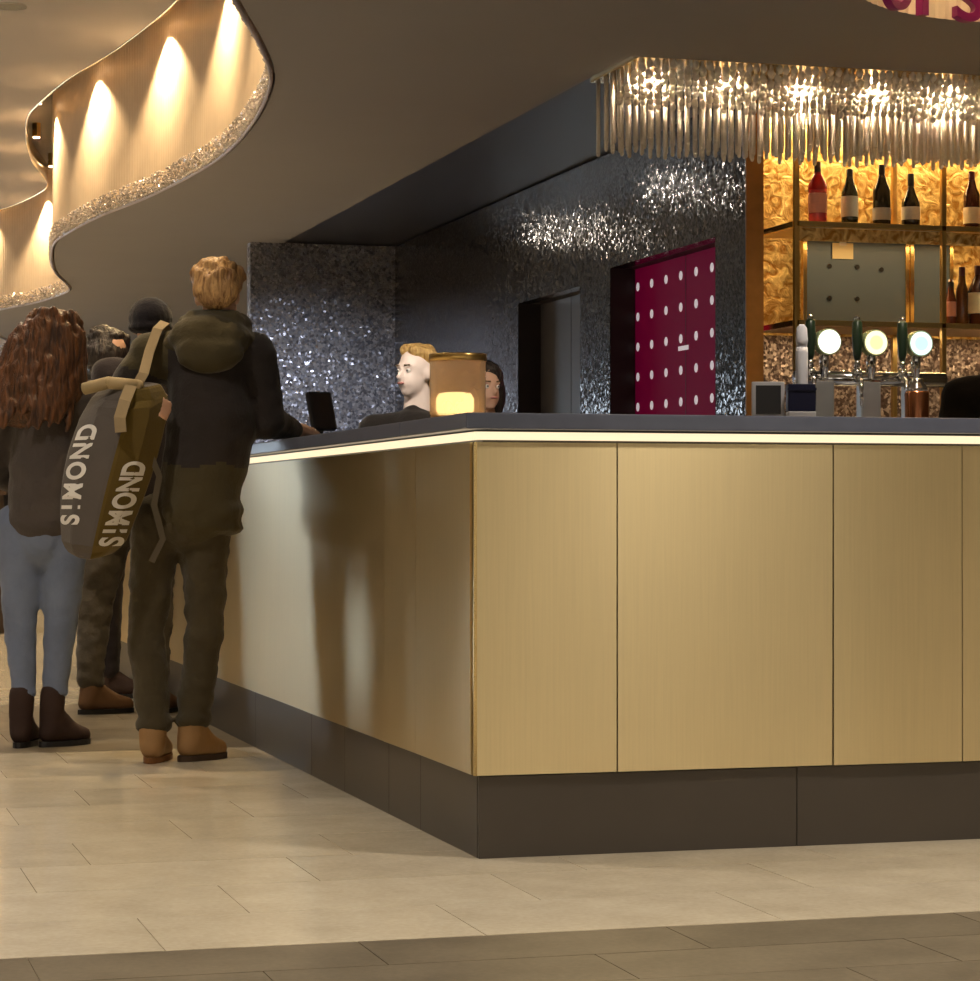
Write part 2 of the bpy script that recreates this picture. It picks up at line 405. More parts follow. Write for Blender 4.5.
# round recess with gold wall and magenta letters
path = [(RC[0]+RR*math.cos(t), RC[1]+RR*math.sin(t)) for t in [2*PI*i/200 for i in range(201)]]
rec = struct(mesh_obj('wall_recess', pleated(path, ZS, 4.1, 'rec', .005), M['gold_wall']), 'round ceiling recess lined with gold pleats')
bm = bmesh.new(); tube(bm, (RC[0], RC[1], 4.09), (RC[0], RC[1], 4.12), RR+.02, seg=64); mesh_obj('recess_top', bm, M['soffit'], rec)
for t in (60, 80, 100, 120, 140):
    a = math.radians(t); spot('recess_spot_lamp', (RC[0]+.8*math.cos(a), RC[1]+.8*math.sin(a), 4.05), (RC[0]+.88*math.cos(a), RC[1]+.88*math.sin(a), 3.0), 40, (1, .74, .38), 60, .4, .02)
def text_mesh(s, size, bold=0):
    cu = bpy.data.curves.new('t', 'FONT'); cu.body = s; cu.size = size; cu.align_x = 'CENTER'
    cu.offset = bold
    return grown(bpy.data.objects.new('t', cu))
sign = empty('letter_sign', (RC[0], RC[1]+RR-.06, ZS+.03))
tag(sign, 'magenta letters on the gold wall of the round ceiling recess', 'sign')
for ch, ang in (('o', 124.5), ('i', 112), ('s', 95.5)):
    me = text_mesh(ch, .46); bm = bmesh.new(); bm.from_mesh(me)
    bmesh.ops.subdivide_edges(bm, edges=bm.edges[:], cuts=1)
    r = bmesh.ops.extrude_face_region(bm, geom=bm.faces[:]); 
    for e in r['geom']:
        if isinstance(e, bmesh.types.BMVert): e.co.z -= .04
    for v in bm.verts:
        a = math.radians(ang)-v.co.x/RR; rr = RR-.03-(v.co.z+.04)
        v.co = Vector((RC[0]+rr*math.cos(a), RC[1]+rr*math.sin(a), ZS-.012+v.co.y))-sign.location
    bmesh.ops.recalc_face_normals(bm, faces=bm.faces[:])
    mesh_obj('letter', bm, mat('magenta_letter', (.16, .006, .06), .35, emit=(.4, .01, .16), estr=.04), sign)

# ceiling lamps in raft and soffit, all but the last added unseen
def downlight(p, label, group):
    o = empty('downlight', p)
    bm = bmesh.new(); lathe(bm, [(.075, 0), (.10, 0), (.10, .012), (.075, .012)], 24); mesh_obj('trim_ring', bm, M['chrome'], o)
    bm = bmesh.new(); tube(bm, (0, 0, .004), (0, 0, .02), .074, seg=24); mesh_obj('lens', bm, M['downlight_lens'], o)
    return tag(o, label, 'downlight', group)
M['downlight_lens'] = emitter('downlight_lens', NEUT, 6)
first = downlight((HALL[0][0], HALL[0][1], ZR-.015), 'round recessed downlight in the raised ceiling', 'downlights in the raised ceiling')
for p in HALL[1:]:
    o = copy_tree(first); o.location = (p[0], p[1], ZR-.015)
for i, p in enumerate(SOFF):
    o = copy_tree(first); o.location = (p[0], p[1], ZS-.015)
    tag(o, 'round recessed downlight in the lowered ceiling before the bar', 'downlight', 'downlights in the lowered ceiling')

o = copy_tree(first); o.location = (-.39, 9.1, ZR-.015)
tag(o, 'round recessed downlight in the raised ceiling beside the gold pleated wall', 'downlight')
# ------------------------------------------------------------------ walls
struct(bx('wall_left', M['plaster'], None, -10.2, -10, -13, 32, 0, 4.4))
struct(bx('wall_right', M['plaster'], None, 8, 8.2, -13, 32, 0, 4.4))
struct(bx('wall_back', M['plaster'], None, -10, 8, -13.2, -13, 0, 4.4))
struct(bx('wall_far', M['plaster'], None, -10, 8, 32, 32.2, 0, 4.4))
M['pane'] = emitter('daylit_frosted_pane', (.74, .87, 1.0), 4.5); M['pane_warm'] = emitter('lit_frosted_pane', (1.0, .92, .78), 1.05)  # glowing panes of unseen windows, added for the brass to reflect
wi = 1
def window(x0, x1, y0, y1, z0, z1, pm='pane'):
    global wi
    o = empty('window_%d' % wi, ((x0+x1)/2, (y0+y1)/2, z0)); wi += 1
    bm = bmesh.new(); L = o.location; f = .06
    alongx = (x1-x0) > (y1-y0)
    def b(u0, u1, w0, w1, e):
        if alongx: return (u0-L.x, u1-L.x, y0-L.y-e, y1-L.y+e, w0-L.z, w1-L.z)
        return (x0-L.x-e, x1-L.x+e, u0-L.y, u1-L.y, w0-L.z, w1-L.z)
    u0, u1 = (x0, x1) if alongx else (y0, y1)
    for a in ((u0, u0+f, z0, z1), (u1-f, u1, z0, z1), (u0, u1, z0, z0+f), (u0, u1, z1-f, z1), ((u0+u1)/2-f/2, (u0+u1)/2+f/2, z0, z1)):
        box(bm, *b(*a, .02))
    mesh_obj('window_frame', bm, M['black_plastic'], o)
    for a in ((u0+f, (u0+u1)/2-f/2), ((u0+u1)/2+f/2, u1-f)):
        bm = bmesh.new(); box(bm, *b(a[0], a[1], z0+f, z1-f, 0)); mesh_obj('pane', bm, M[pm], o)
    struct(o)
for x in (-9, -6.8, -4.6, -2.4): window(x, x+1.8, 31.92, 31.98, .3, 1.95)
for x, w_ in ((-8.5, 1.7), (-4.5, 1.7), (0.2, 1.2), (3.3, .5), (5.0, 1.0), (6.75, .4)): window(x, x+w_, -12.98, -12.92, .05, 2.8, 'pane_warm')

for x in (1.40, 3.05):  # unseen columns added to put dark bands into the brass reflections
    bm = bmesh.new(); box(bm, x-.05, x+.37, -4.25, -3.83, 0, ZS, .01); struct(mesh_obj('wall_column', bm, M['bronze']), 'dark bronze column in the hall before the bar')
# dark mosaic wall beside the bar, with two recesses
WX = 2.95
bm = bmesh.new()
def wseg(y0, y1, z0, z1, x0=WX, x1=WX+.09): box(bm, x0, x1, y0, y1, z0, z1)
wseg(5.5, 5.93, 0, ZS); wseg(5.93, 7.637, 2.325, ZS); wseg(7.637, 8.206, 0, ZS); wseg(8.206, 9.53, 2.27, ZS); wseg(9.53, 12.95, 0, ZS)
wm = struct(mesh_obj('wall_mosaic', bm, M['mosaic_dark']), 'dark glittering mosaic wall behind the bar')
for nm, y0, y1, zt in (('recess_lining', 5.93, 7.637, 2.325), ('recess_lining', 8.206, 9.53, 2.27)):
    bm = bmesh.new()
    box(bm, WX+.09, WX+.19, y1, y1+.04, 0, zt); box(bm, WX+.09, WX+.19, y0-.04, y0, 0, zt); box(bm, WX+.09, WX+.19, y0-.04, y1+.04, zt, zt+.04)
    box(bm, WX+.003, WX+.09, y1-.004, y1+.02, 0, zt)
    mesh_obj(nm, bm, M['jamb'], wm)
bx('corner_cladding', mat('copper_cladding', (.42, .19, .05), .3, metal=.3, vary=.3, scale=12), wm, WX-.004, WX+.09, 5.49, 5.499, 0, ZS)
# pier facing the room
bm = bmesh.new(); box(bm, 1.79, WX+.09, 12.95, 13.09, 0, ZS)
struct(mesh_obj('wall_pier', bm, M['mosaic_silver']), 'pier clad in silvery mirror mosaic at the end of the bar wall')
# grey door
d1 = struct(bx('door_1', M['door_paint'], None, WX+.155, WX+.19, 8.21, 9.526, 0.005, 2.265), 'plain dark grey door in the mosaic wall')
bm = bmesh.new(); polytube(bm, [(WX+.15, 8.32, 1.02), (WX+.10, 8.32, 1.02), (WX+.10, 8.45, 1.02)], .011); mesh_obj('door_handle', bm, M['chrome'], d1, True)
bx('door_seam', M['jamb'], d1, WX+.1535, WX+.156, 8.86, 8.872, 0.005, 2.265)
# magenta glass door with white dots
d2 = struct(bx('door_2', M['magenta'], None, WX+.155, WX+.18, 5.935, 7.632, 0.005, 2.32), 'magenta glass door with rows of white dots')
bm = bmesh.new(); tube(bm, (0, 0, 0), (-.002, 0, 0), .026, seg=14)
dot = bpy.data.meshes.new('dot'); bm.to_mesh(dot); bm.free(); dot.materials.append(M['white_film'])
for r in range(12):
    for c in range(6):
        o = bpy.data.objects.new('dot', dot); link(o, d2); o.location = (WX+.155, 7.585-.241*c, 2.214-.176*r)
bx('film_bar', M['white_film'], d2, WX+.1525, WX+.155, 6.74, 6.90, 1.795, 1.82)
bx('door_seam', M['jamb'], d2, WX+.153, WX+.155, 6.78, 6.785, .005, 2.32)

# ------------------------------------------------------------------ bar counter
bar = empty('bar_counter', (0, 0, 0))
tag(bar, 'brass-panelled bar wing with open tiled floor before it', 'bar counter')
bar2 = empty('bar_counter', (0, .03, 0)); tag(bar2, 'long brass-panelled bar wing where the guests stand and lean', 'bar counter'); bar2.location = (0, 0, 0)
LY, RX = 8.2, 4.6
GZ0, GZ1 = .216, 1.075
bx('carcass', M['bronze'], bar, .03, RX-.01, .03, .60, .0, 1.105); bx('carcass', M['bronze'], bar2, .03, .60, .602, LY-.01, .0, 1.105)
def brass_panel(u0, u1, face, seed):
    """folded brass sheet, a little wavy, with its edges returned to the carcass"""
    g = .0018; n = 12; par = bar if face == 'front' else bar2
    bm = bmesh.new()
    def P(u, w, z): return (u, w, z) if face == 'front' else (w, u, z)
    def pt(i, j):
        u = u0+g+(u1-u0-2*g)*i/n; z = GZ0+(GZ1-GZ0)*j/n
        return (u, .006*noise.noise((u*1.1+seed*3.1, z*.5, seed*7.7)), z)
    vs = [[bm.verts.new(P(*pt(i, j))) for j in range(n+1)] for i in range(n+1)]
    for i in range(n):
        for j in range(n): bm.faces.new((vs[i][j], vs[i+1][j], vs[i+1][j+1], vs[i][j+1])).smooth = True
    for ring in ([(i, 0) for i in range(n+1)], [(i, n) for i in range(n+1)], [(0, j) for j in range(n+1)], [(n, j) for j in range(n+1)]):
        a = [bm.verts.new(P(*pt(*q))) for q in ring]; b = [bm.verts.new(P(pt(*q)[0], .028, pt(*q)[2])) for q in ring]
        for k in range(n): bm.faces.new((a[k], a[k+1], b[k+1], b[k]))
    bmesh.ops.recalc_face_normals(bm, faces=[f for f in bm.faces if not f.smooth])
    want = Vector((0, -1, 0)) if face == 'front' else Vector((-1, 0, 0))
    for f in bm.faces:
        f.normal_update()
        if f.smooth and f.normal.dot(want) < 0: f.normal_flip()
    return mesh_obj('brass_panel', bm, M['brass'], par)
for k, (a, b) in enumerate(zip([.002, .387, .998, 1.379, 1.95, 2.5, 2.9, 3.5, 4.1], [.387, .998, 1.379, 1.95, 2.5, 2.9, 3.5, 4.1, RX])): brass_panel(a, b, 'front', k+1)
for k, (a, b) in enumerate(zip([.032, .624, .998, 2.12, 3.158, 4.2, 5.38, 6.4, 7.3], [.624, .998, 2.12, 3.158, 4.2, 5.38, 6.4, 7.3, LY])): brass_panel(a, b, 'side', k+20)
bx('corner_trim', M['brass_trim'], bar, -.003, .006, -.003, .006, GZ0, GZ1)
PB = M['bronze']
for a, b in zip([.015, .9, 1.9, 2.9, 3.9], [.9, 1.9, 2.9, 3.9, RX]): bx('plinth_panel', PB, bar, a+.001, b-.001, .015, .028, 0.0005, GZ0-.004, bev=.001)
for a, b in zip([.030, .62, 1.0, 1.6, 2.12, 3.16, 4.2, 5.38, 6.4, 7.3], [.62, 1.0, 1.6, 2.12, 3.16, 4.2, 5.38, 6.4, 7.3, LY]): bx('plinth_panel', PB, bar2, .015, .028, a+.001, b-.001, 0.0005, GZ0-.004, bev=.001)
bx('light_strip', M['led'], bar, .002, RX, .002, .012, GZ1+.006, 1.102); bx('light_strip', M['led'], bar2, .002, .012, .0125, LY, GZ1+.006, 1.102)
top = bmesh.new(); box(top, -.03, RX, -.03, .68, 1.108, 1.15, .004)
wt = empty('bar_worktop', (0, 0, 1.108)); tag(wt, 'dark blue-grey worktop running along both wings of the brass bar', 'worktop')
o = mesh_obj('slab', top, M['worktop'], wt); o.location = (0, 0, -1.108)
bm = bmesh.new(); box(bm, -.03, .68, .681, LY, 1.108, 1.15, .004); o = mesh_obj('slab', bm, M['worktop'], wt); o.location = (0, 0, -1.108)
# inner service counter
svc = empty('service_counter', (1.9, 2.9, 0)); tag(svc, 'service counter inside the bar that carries the beer taps', 'counter')
bx('cabinet', M['bronze'], svc, 0, 2.7, .03, .85, 0, .92); bx('top', M['worktop'], svc, -.02, 2.72, 0, .87, .92, .96, bev=.004)

# lantern
ln = empty('candle_lantern', (.072, .43, 1.1505)); tag(ln, 'amber glass candle lantern glowing on the bar corner', 'lantern')
bm = bmesh.new(); tube(bm, (0, 0, 0), (0, 0, .008), .075, seg=32); mesh_obj('base', bm, M['old_gold'], ln, False)
bm = bmesh.new(); lathe(bm, [(.073, .008), (.077, .012), (.077, .165), (.074, .17), (.072, .165), (.072, .012)], 32)
M['amber_glass'] = mat('amber_glass', (.95, .74, .52), .22, trans=.72, ior=1.12, vary=.1)
mesh_obj('glass_shade', bm, M['amber_glass'], ln, True)
bm = bmesh.new(); lathe(bm, [(.078, .158), (.080, .160), (.080, .176), (.078, .178), (.073, .176), (.073, .160)], 32); mesh_obj('rim', bm, M['old_gold'], ln, True)
bm = bmesh.new(); lathe(bm, [(.045, .009), (.052, .02), (.052, .052), (.044, .066), (.02, .070)], 24, (-.008, 0, 0))
mesh_obj('candle', bm, mat('glowing_wax', (1, .85, .6), .5, vary=.05, emit=(1, .78, .42), estr=1.6), ln, True)

# card terminal on the left wing
pt = empty('card_terminal', (.32, 3.42, 1.1505), math.radians(20)); tag(pt, 'black card terminal on a stand upon the far bar wing', 'card terminal')
bm = bmesh.new(); tube(bm, (0, 0, 0), (0, 0, .012), .05, seg=20); mesh_obj('stand_base', bm, M['black_plastic'], pt)
bm = bmesh.new(); tube(bm, (0, 0, .012), (0, .0, .09), .014, seg=10); mesh_obj('stem', bm, M['black_plastic'], pt)
bm = bmesh.new(); box(bm, -.055, .055, -.014, .014, -.08, .08, .01); o = mesh_obj('screen_housing', bm, M['black_plastic'], pt); o.location = (0, -.01, .14); o.rotation_euler = (math.radians(-18), 0, 0)
bm = bmesh.new(); box(bm, -.045, .045, .0145, .0155, -.065, .065); q = mesh_obj('screen', bm, mat('dim_screen', (.03, .025, .02), .2, emit=(.3, .2, .12), estr=.05), o)

# ------------------------------------------------------------------ back bar shelving
BX0, BX1, BY0, BY1 = 3.21, 5.3, 5.46, 6.07
bb = empty('back_bar_shelving', (BX0, BY0, 0)); tag(bb, 'gold metal back bar shelving against a gold foil wall', 'shelving')
def bbx(name, m, *a, bev=0, par=None):
    a = (a[0]-BX0, a[1]-BX0, a[2]-BY0, a[3]-BY0, a[4], a[5]); return bx(name, M[m], par or bb, *a, bev=bev)
for x in (BX0, 4.024, 4.86):
    bbx('front_post', 'old_gold', x-.013, x+.013, BY0, BY0+.026, .0, 2.98, bev=.002)
    bbx('back_post', 'old_gold', x-.013, x+.013, BY1-.026, BY1, .0, 2.98, bev=.002)
for z, nm in ((2.36, 'shelf'), (1.86, 'shelf')):
    bbx(nm, 'old_gold', BX0, BX1, BY0+.028, BY1-.028, z-.018, z, bev=.002)
    bbx('shelf_rail', 'brass_trim', BX0, BX1, BY0, BY0+.026, z-.022, z+.006, bev=.002)
    bbx('side_rail', 'brass_trim', BX0-.013, BX0+.013, BY0+.026, BY1-.026, z-.022, z+.006, bev=.002)
bbx('shelf_apron', 'foil', BX0, BX1, BY0+.03, BY0+.04, 2.27, 2.335)
bbx('cabinet', 'bronze', BX0, BX1, BY0, BY1, 0.01, .95)
bbx('cabinet_top', 'worktop', BX0-.02, BX1, BY0-.03, BY1, .95, .985)
# framed mirrors on the shelf back, their reflection put in as colour, bolts, card
def mirror(x0, x1, z0, z1, reflected_bolts, note):
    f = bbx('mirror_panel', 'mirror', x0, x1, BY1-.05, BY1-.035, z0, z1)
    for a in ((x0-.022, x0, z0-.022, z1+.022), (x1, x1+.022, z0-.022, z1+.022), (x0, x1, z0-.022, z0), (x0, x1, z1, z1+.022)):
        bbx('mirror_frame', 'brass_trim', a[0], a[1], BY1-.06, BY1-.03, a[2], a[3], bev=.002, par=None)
    for (bx_, bz) in reflected_bolts:
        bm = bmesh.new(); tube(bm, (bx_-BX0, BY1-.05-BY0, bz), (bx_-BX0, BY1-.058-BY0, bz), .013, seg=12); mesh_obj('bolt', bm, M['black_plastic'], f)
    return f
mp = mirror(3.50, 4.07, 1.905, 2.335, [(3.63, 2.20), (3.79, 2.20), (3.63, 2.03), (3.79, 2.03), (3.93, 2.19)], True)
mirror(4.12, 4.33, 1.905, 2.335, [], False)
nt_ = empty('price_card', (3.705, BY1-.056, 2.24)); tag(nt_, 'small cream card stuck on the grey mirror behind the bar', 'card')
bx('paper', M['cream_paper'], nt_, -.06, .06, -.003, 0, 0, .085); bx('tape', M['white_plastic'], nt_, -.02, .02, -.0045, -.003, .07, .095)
# back wall in gold foil above, crystal mosaic below
bwl = struct(bx('wall_back_bar', M['foil'], None, WX+.2, 8, 6.19, 6.3, 1.84, ZS+.012), 'gold crackled foil wall behind the bottles')
struct(bx('wall_back_bar_lower', M['mosaic_copper'], None, WX+.2, 8, 6.19, 6.3, 0, 1.84), 'copper and pearl mosaic wall below the shelves')
bx('wall_fill', M['jamb'], bwl, WX+.195, 8, 6.31, 13.2, 0, ZS)
# light strips of the back bar
strip_light('back_bar_top_lamp', (4.15, 6.10, 2.985), (0, 0, 0), 2.2, .05, 17, (1, .70, .32))
strip_light('back_bar_shelf_lamp', (4.15, BY0+.3, 2.335), (0, 0, 0), 1.9, .04, 4, (1, .66, .28))
strip_light('back_bar_low_lamp', (4.15, BY0+.3, 1.835), (0, 0, 0), 1.9, .05, 5, (1, .76, .45))
bx('glow_strip', emitter('warm_led_strip', (1, .80, .42), 3), bwl, 3.16, 5.3, 6.165, 6.189, 2.975, 3.0)

# bottles
def bottle_prof(h, r, neck=.014, shoulder=.58):
    s = h*shoulder
    return [(r*.92, 0), (r, .008), (r, s), (r*.92, s+.015), (r*.62, s+.045), (neck*1.2, s+.085), (neck, s+.11), (neck, h-.03), (neck*1.15, h-.028), (neck*1.15, h-.02), (neck, h-.018), (neck, h)]
def bottle(x, y, z, h, r, glass, cap, label, lab, group, lz=(.25, .52), labcol=(.75, .72, .66), shoulder=.58, capcol=None):
    o = empty('bottle', (x, y, z+.007)); tag(o, lab, 'bottle', group)
    gm = mat('bottle_glass', glass, .08, spec=.7, trans=.25, vary=.05)
    bm = bmesh.new(); lathe(bm, bottle_prof(h, r, shoulder=shoulder), 20); mesh_obj('glass_body', bm, gm, o, True)
    if label:
        bm = bmesh.new(); lathe(bm, [(r+.0012, h*lz[0]), (r+.0015, h*lz[0]+.001), (r+.0015, h*lz[1]-.001), (r+.0012, h*lz[1])], 20)
        mesh_obj('label', bm, mat('bottle_label', labcol, .6, vary=.12, scale=40), o, True)
    bm = bmesh.new(); lathe(bm, [(.0165, h-.06), (.017, h-.058), (.0172, h+.001), (.015, h+.004)], 16)
    mesh_obj('cap', bm, mat('bottle_cap', cap, .4, vary=.1), o, True)
    return o
ZB = 2.36
o = bottle(3.382, 5.60, ZB, .315, .047, (.75, .10, .14), (.05, .02, .02), True, 'rose bottle with bright red shoulder and pink label on the top shelf', 'bottles on the top shelf', (.18, .50), (.85, .42, .38))
bm = bmesh.new(); lathe(bm, [(.0485, .175), (.049, .178), (.047, .205), (.031, .235), (.019, .26)], 20); mesh_obj('red_sleeve', bm, mat('red_sleeve', (.55, .005, .015), .3), o, True)
bottle(3.56, 5.60, ZB, .285, .043, (.03, .04, .02), (.03, .03, .025), True, 'green wine bottle with a large pale label next to the rose bottle', 'bottles on the top shelf', (.15, .52), (.58, .58, .52))
bottle(3.739, 5.60, ZB, .315, .046, (.02, .02, .015), (.02, .02, .02), True, 'tall black wine bottle with a small low grey label', 'bottles on the top shelf', (.10, .30), (.42, .42, .46))
bottle(3.903, 5.60, ZB, .275, .048, (.015, .015, .015), (.015, .015, .015), True, 'squat black champagne bottle with a white shield label', 'bottles on the top shelf', (.14, .38), (.62, .62, .62), shoulder=.45)
bottle(4.25, 5.60, ZB, .30, .043, (.08, .012, .012), (.12, .008, .02), True, 'red wine bottle with a cream label beside the shelf post', 'bottles on the top shelf', (.10, .38), (.80, .72, .60))
for q in ((4.13, .22, .028, (.20, .05, .02), (.03, .02, .015), True, (.55, .25, .18), 'amber spirit bottle with pinkish label nearest the post on the lower shelf'),
          (4.195, .30, .032, (.15, .06, .02), (.08, .01, .01), False, (.5, .4, .3), 'brown long-necked spirit bottle between two labelled bottles on lower shelf'),
          (4.285, .31, .05, (.10, .03, .015), (.08, .01, .01), True, (.85, .74, .50), 'broad dark bottle with a cream label on the lower shelf'),
          (4.40, .28, .04, (.12, .05, .02), (.02, .02, .02), True, (.6, .5, .35), 'brown bottle behind the broad cream-labelled bottle')):
    bottle(q[0], 5.60, 1.86, q[1], q[2], q[3], q[4], q[5], q[7], 'bottles on the lower shelf', (.2, .55), q[6])

# ------------------------------------------------------------------ crystal chandelier
ch = empty('crystal_ceiling_chandelier', (2.1, 4.7, ZS)); tag(ch, 'ceiling-hung chandelier of many crystal glass tubes above the bar', 'chandelier')
def bead_mesh(L, r):
    bm = bmesh.new(); tube(bm, (0, 0, 0), (0, 0, -L+r), r*.45, seg=6); ball(bm, (0, 0, -L+r), r, (1, 1, 1.15), seg=8, rings=6)
    me = bpy.data.meshes.new('crystal_drop'); bm.to_mesh(me); bm.free(); me.materials.append(M['tube'])
    for p in me.polygons: p.use_smooth = True
    return me
def tube_mesh(L, r=.0105):
    bm = bmesh.new(); tube(bm, (0, 0, 0), (0, 0, -L+r), r, seg=7); ball(bm, (0, 0, -L+r), r*1.02, (1, 1, 1.4), seg=7, rings=5)
    me = bpy.data.meshes.new('crystal_tube'); bm.to_mesh(me); bm.free(); me.materials.append(M['tube'])
    for p in me.polygons: p.use_smooth = True
    return me
longs = [tube_mesh(L) for L in (.31, .33, .35, .37)]; shorts = [bead_mesh(.04+.017*k, .0175) for k in range(10)]
spots = []
ny = 0
y = 4.71
while y < 5.38:
    x = 2.115+(.02 if ny % 2 else 0)
    while x < 4.75:
        spots.append((x+random.uniform(-.005, .005), y+random.uniform(-.005, .005), y > 5.1)); x += .038
    y += .052; ny += 1
bm_rest_s = bmesh.new()
inview = [s for s in spots if s[0] < 4.1]
inview.sort(key=lambda s: (not s[2], s[1]))
keep = set(); nlong = 0
for s in spots:
    pass
first_long = [s for s in inview if s[2]][:150]; first_short = [s for s in inview if not s[2]][:150]
keep = set(first_long+first_short)
for s in spots:
    me = random.choice(longs) if s[2] else shorts[max(0, min(9, int((s[1]-4.69)/.052)+random.choice((0, 0, 1))))]
    if s in keep:
        o = bpy.data.objects.new('crystal_tube' if s[2] else 'crystal_drop', me); link(o, ch); o.location = (s[0]-2.1, s[1]-4.7, 0)
    else:
        n0 = len(bm_rest_s.verts); bm_rest_s.from_mesh(me); bm_rest_s.verts.ensure_lookup_table()
        for v in bm_rest_s.verts[n0:]: v.co += Vector((s[0]-2.1, s[1]-4.7, 0))
o = mesh_obj('crystal_tubes', bm_rest_s, M['tube'], ch, True); o['kind'] = 'stuff'
bx('ceiling_plate', M['brass_trim'], ch, 0, 2.66, 0, .72, .001, .011)
for k in range(7):
    spot('chandelier_lamp', (2.3+k*.38, 5.10, 2.99), (2.3+k*.38, 5.14, 2), 22, (1, .78, .50), 165, .3, .03)
    spot('chandelier_lamp', (2.2+k*.38, 4.86, 2.99), (2.2+k*.38, 4.86, 2), 14, (1, .78, .50), 165, .3, .03)

# ------------------------------------------------------------------ beer taps
tp = empty('beer_tap_tower', (2.55, 3.55, .9605)); tag(tp, 'chrome beer tap tower with three glowing round badges', 'beer tap')
for qx in (-.037, .177, .385): bx('column', mat('brushed_steel', (.42, .42, .42), .35, metal=.7, vary=.1), tp, qx-.045, qx+.045, -.03, .03, 0, .49, bev=.008)
bm = bmesh.new(); tube(bm, (-.16, 0, .50), (.53, 0, .50), .032, seg=18); mesh_obj('cross_pipe', bm, M['chrome'], tp, True)
for k, (dx, col, e) in enumerate(((-.037, (1, .98, .86), 1.1), (.177, (1, .88, .48), .85), (.385, (.72, .95, .92), .7))):
    b = empty('badge', (0, 0, 0)); 
    bm = bmesh.new(); tube(bm, (dx, -.03, .65), (dx, -.075, .65), .056, seg=28); housing = mesh_obj('badge_housing', bm, mat('green_glass_housing', (.30, .36, .20), .15, trans=.3), tp)
    bm = bmesh.new(); tube(bm, (dx, -.0755, .65), (dx, -.079, .65), .050, seg=28); mesh_obj('lit_face', bm, emitter('badge_light', col, e), housing)
    bm = bmesh.new(); tube(bm, (dx, -.0792, .65), (dx, -.0796, .65), .030, seg=20); mesh_obj('print', bm, emitter('badge_print', tuple(q*w for q, w in zip(col, ((1, 1, 1), (1, .9, .7), (.75, .9, 1))[k])), e*.8), housing)
    bpy.data.objects.remove(b)
    bm = bmesh.new(); tube(bm, (dx, -.02, .50), (dx, -.03, .66), .02, seg=12); mesh_obj('badge_stem', bm, M['chrome'], tp, True)
    hx = dx-.075
    bm = bmesh.new(); tube(bm, (hx, -.05, .53), (hx, -.05, .58), .012, seg=12); ball(bm, (hx, -.05, .52), .024); tube(bm, (hx, -.03, .50), (hx, -.09, .49), .013, seg=10); tube(bm, (hx, -.09, .495), (hx, -.095, .38), .010, .007, seg=10)
    mesh_obj('faucet', bm, M['chrome'], tp, True)
    bm = bmesh.new(); lathe(bm, [(.012, .575), (.018, .60), (.023, .68), (.021, .735), (.012, .745)], 14, (hx, -.05, 0)); h_ = mesh_obj('handle', bm, mat('dark_green_handle', (.015, .03, .015), .3), tp, True)
    bm = bmesh.new(); ball(bm, (hx, -.05, .752), .013); mesh_obj('handle_tip', bm, M['chrome'], h_, True)
# things around the taps
sk = empty('cocktail_shaker', (2.86, 3.36, .9605)); tag(sk, 'copper cocktail shaker below the last beer badge', 'shaker')
bm = bmesh.new(); lathe(bm, [(.040, 0), (.045, .01), (.052, .43), (.050, .44)], 22); mesh_obj('cup', bm, mat('copper', (.55, .22, .10), .2, metal=1), sk, True)
bm = bmesh.new(); lathe(bm, [(.050, .441), (.046, .455), (.030, .475), (.028, .485), (.024, .495)], 22); mesh_obj('lid', bm, M['chrome'], sk, True)
cx = empty('till_screen', (2.075, 3.08, .9605), -YAW); tag(cx, 'small till screen with white frame beside the navy box', 'till screen')
bm = bmesh.new(); tube(bm, (0, .04, 0), (0, .04, .02), .06, seg=20); tube(bm, (0, .04, .02), (0, .03, .34), .015, seg=10); mesh_obj('stand', bm, M['white_plastic'], cx)
bx('frame', M['white_plastic'], cx, -.065, .065, -.012, .012, .31, .455, bev=.004); bx('display', mat('dark_display', (.05, .05, .055), .2), cx, -.05, .05, -.0135, -.0125, .325, .44)
nb = empty('navy_box', (2.205, 3.055, .9605), -YAW); tag(nb, 'navy blue box standing on a white pedestal behind the bar', 'box')
bx('pedestal', M['white_plastic'], nb, -.055, .055, -.05, .05, 0, .335, bev=.004); bx('carton', M['navy'], nb, -.055, .055, -.045, .045, .336, .445, bev=.004); bx('lid_edge', M['navy'], nb, -.058, .058, -.048, .048, .42, .43)
gl = empty('white_cylinder_dispenser', (2.365, 3.42, .9605)); tag(gl, 'tall white cylindrical dispenser at the tap tower end', 'dispenser')
bm = bmesh.new(); lathe(bm, [(.026, 0), (.026, .60), (.024, .62)], 18); mesh_obj('cylinder', bm, M['white_plastic'], gl, True)
bm = bmesh.new(); lathe(bm, [(.022, .621), (.026, .65), (.022, .70), (.010, .715)], 18); mesh_obj('cap', bm, M['white_plastic'], gl, True)

# desk far left
dk = empty('reception_desk', (-1.6, 12.75, 0), -YAW); tag(dk, 'dark brown wooden desk far behind the standing guests', 'desk')
bx('front_panel', M['desk_wood'], dk, -1.2, 1.50, 0, .03, .06, 1.02); bx('top', M['desk_wood'], dk, -1.25, 1.53, -.05, .6, 1.02, 1.06); bx('toe_kick', M['black_plastic'], dk, -1.2, 1.50, .04, .06, 0, .06)
bx('end_panel', M['desk_wood'], dk, 1.46, 1.50, .03, .58, 0, 1.02)

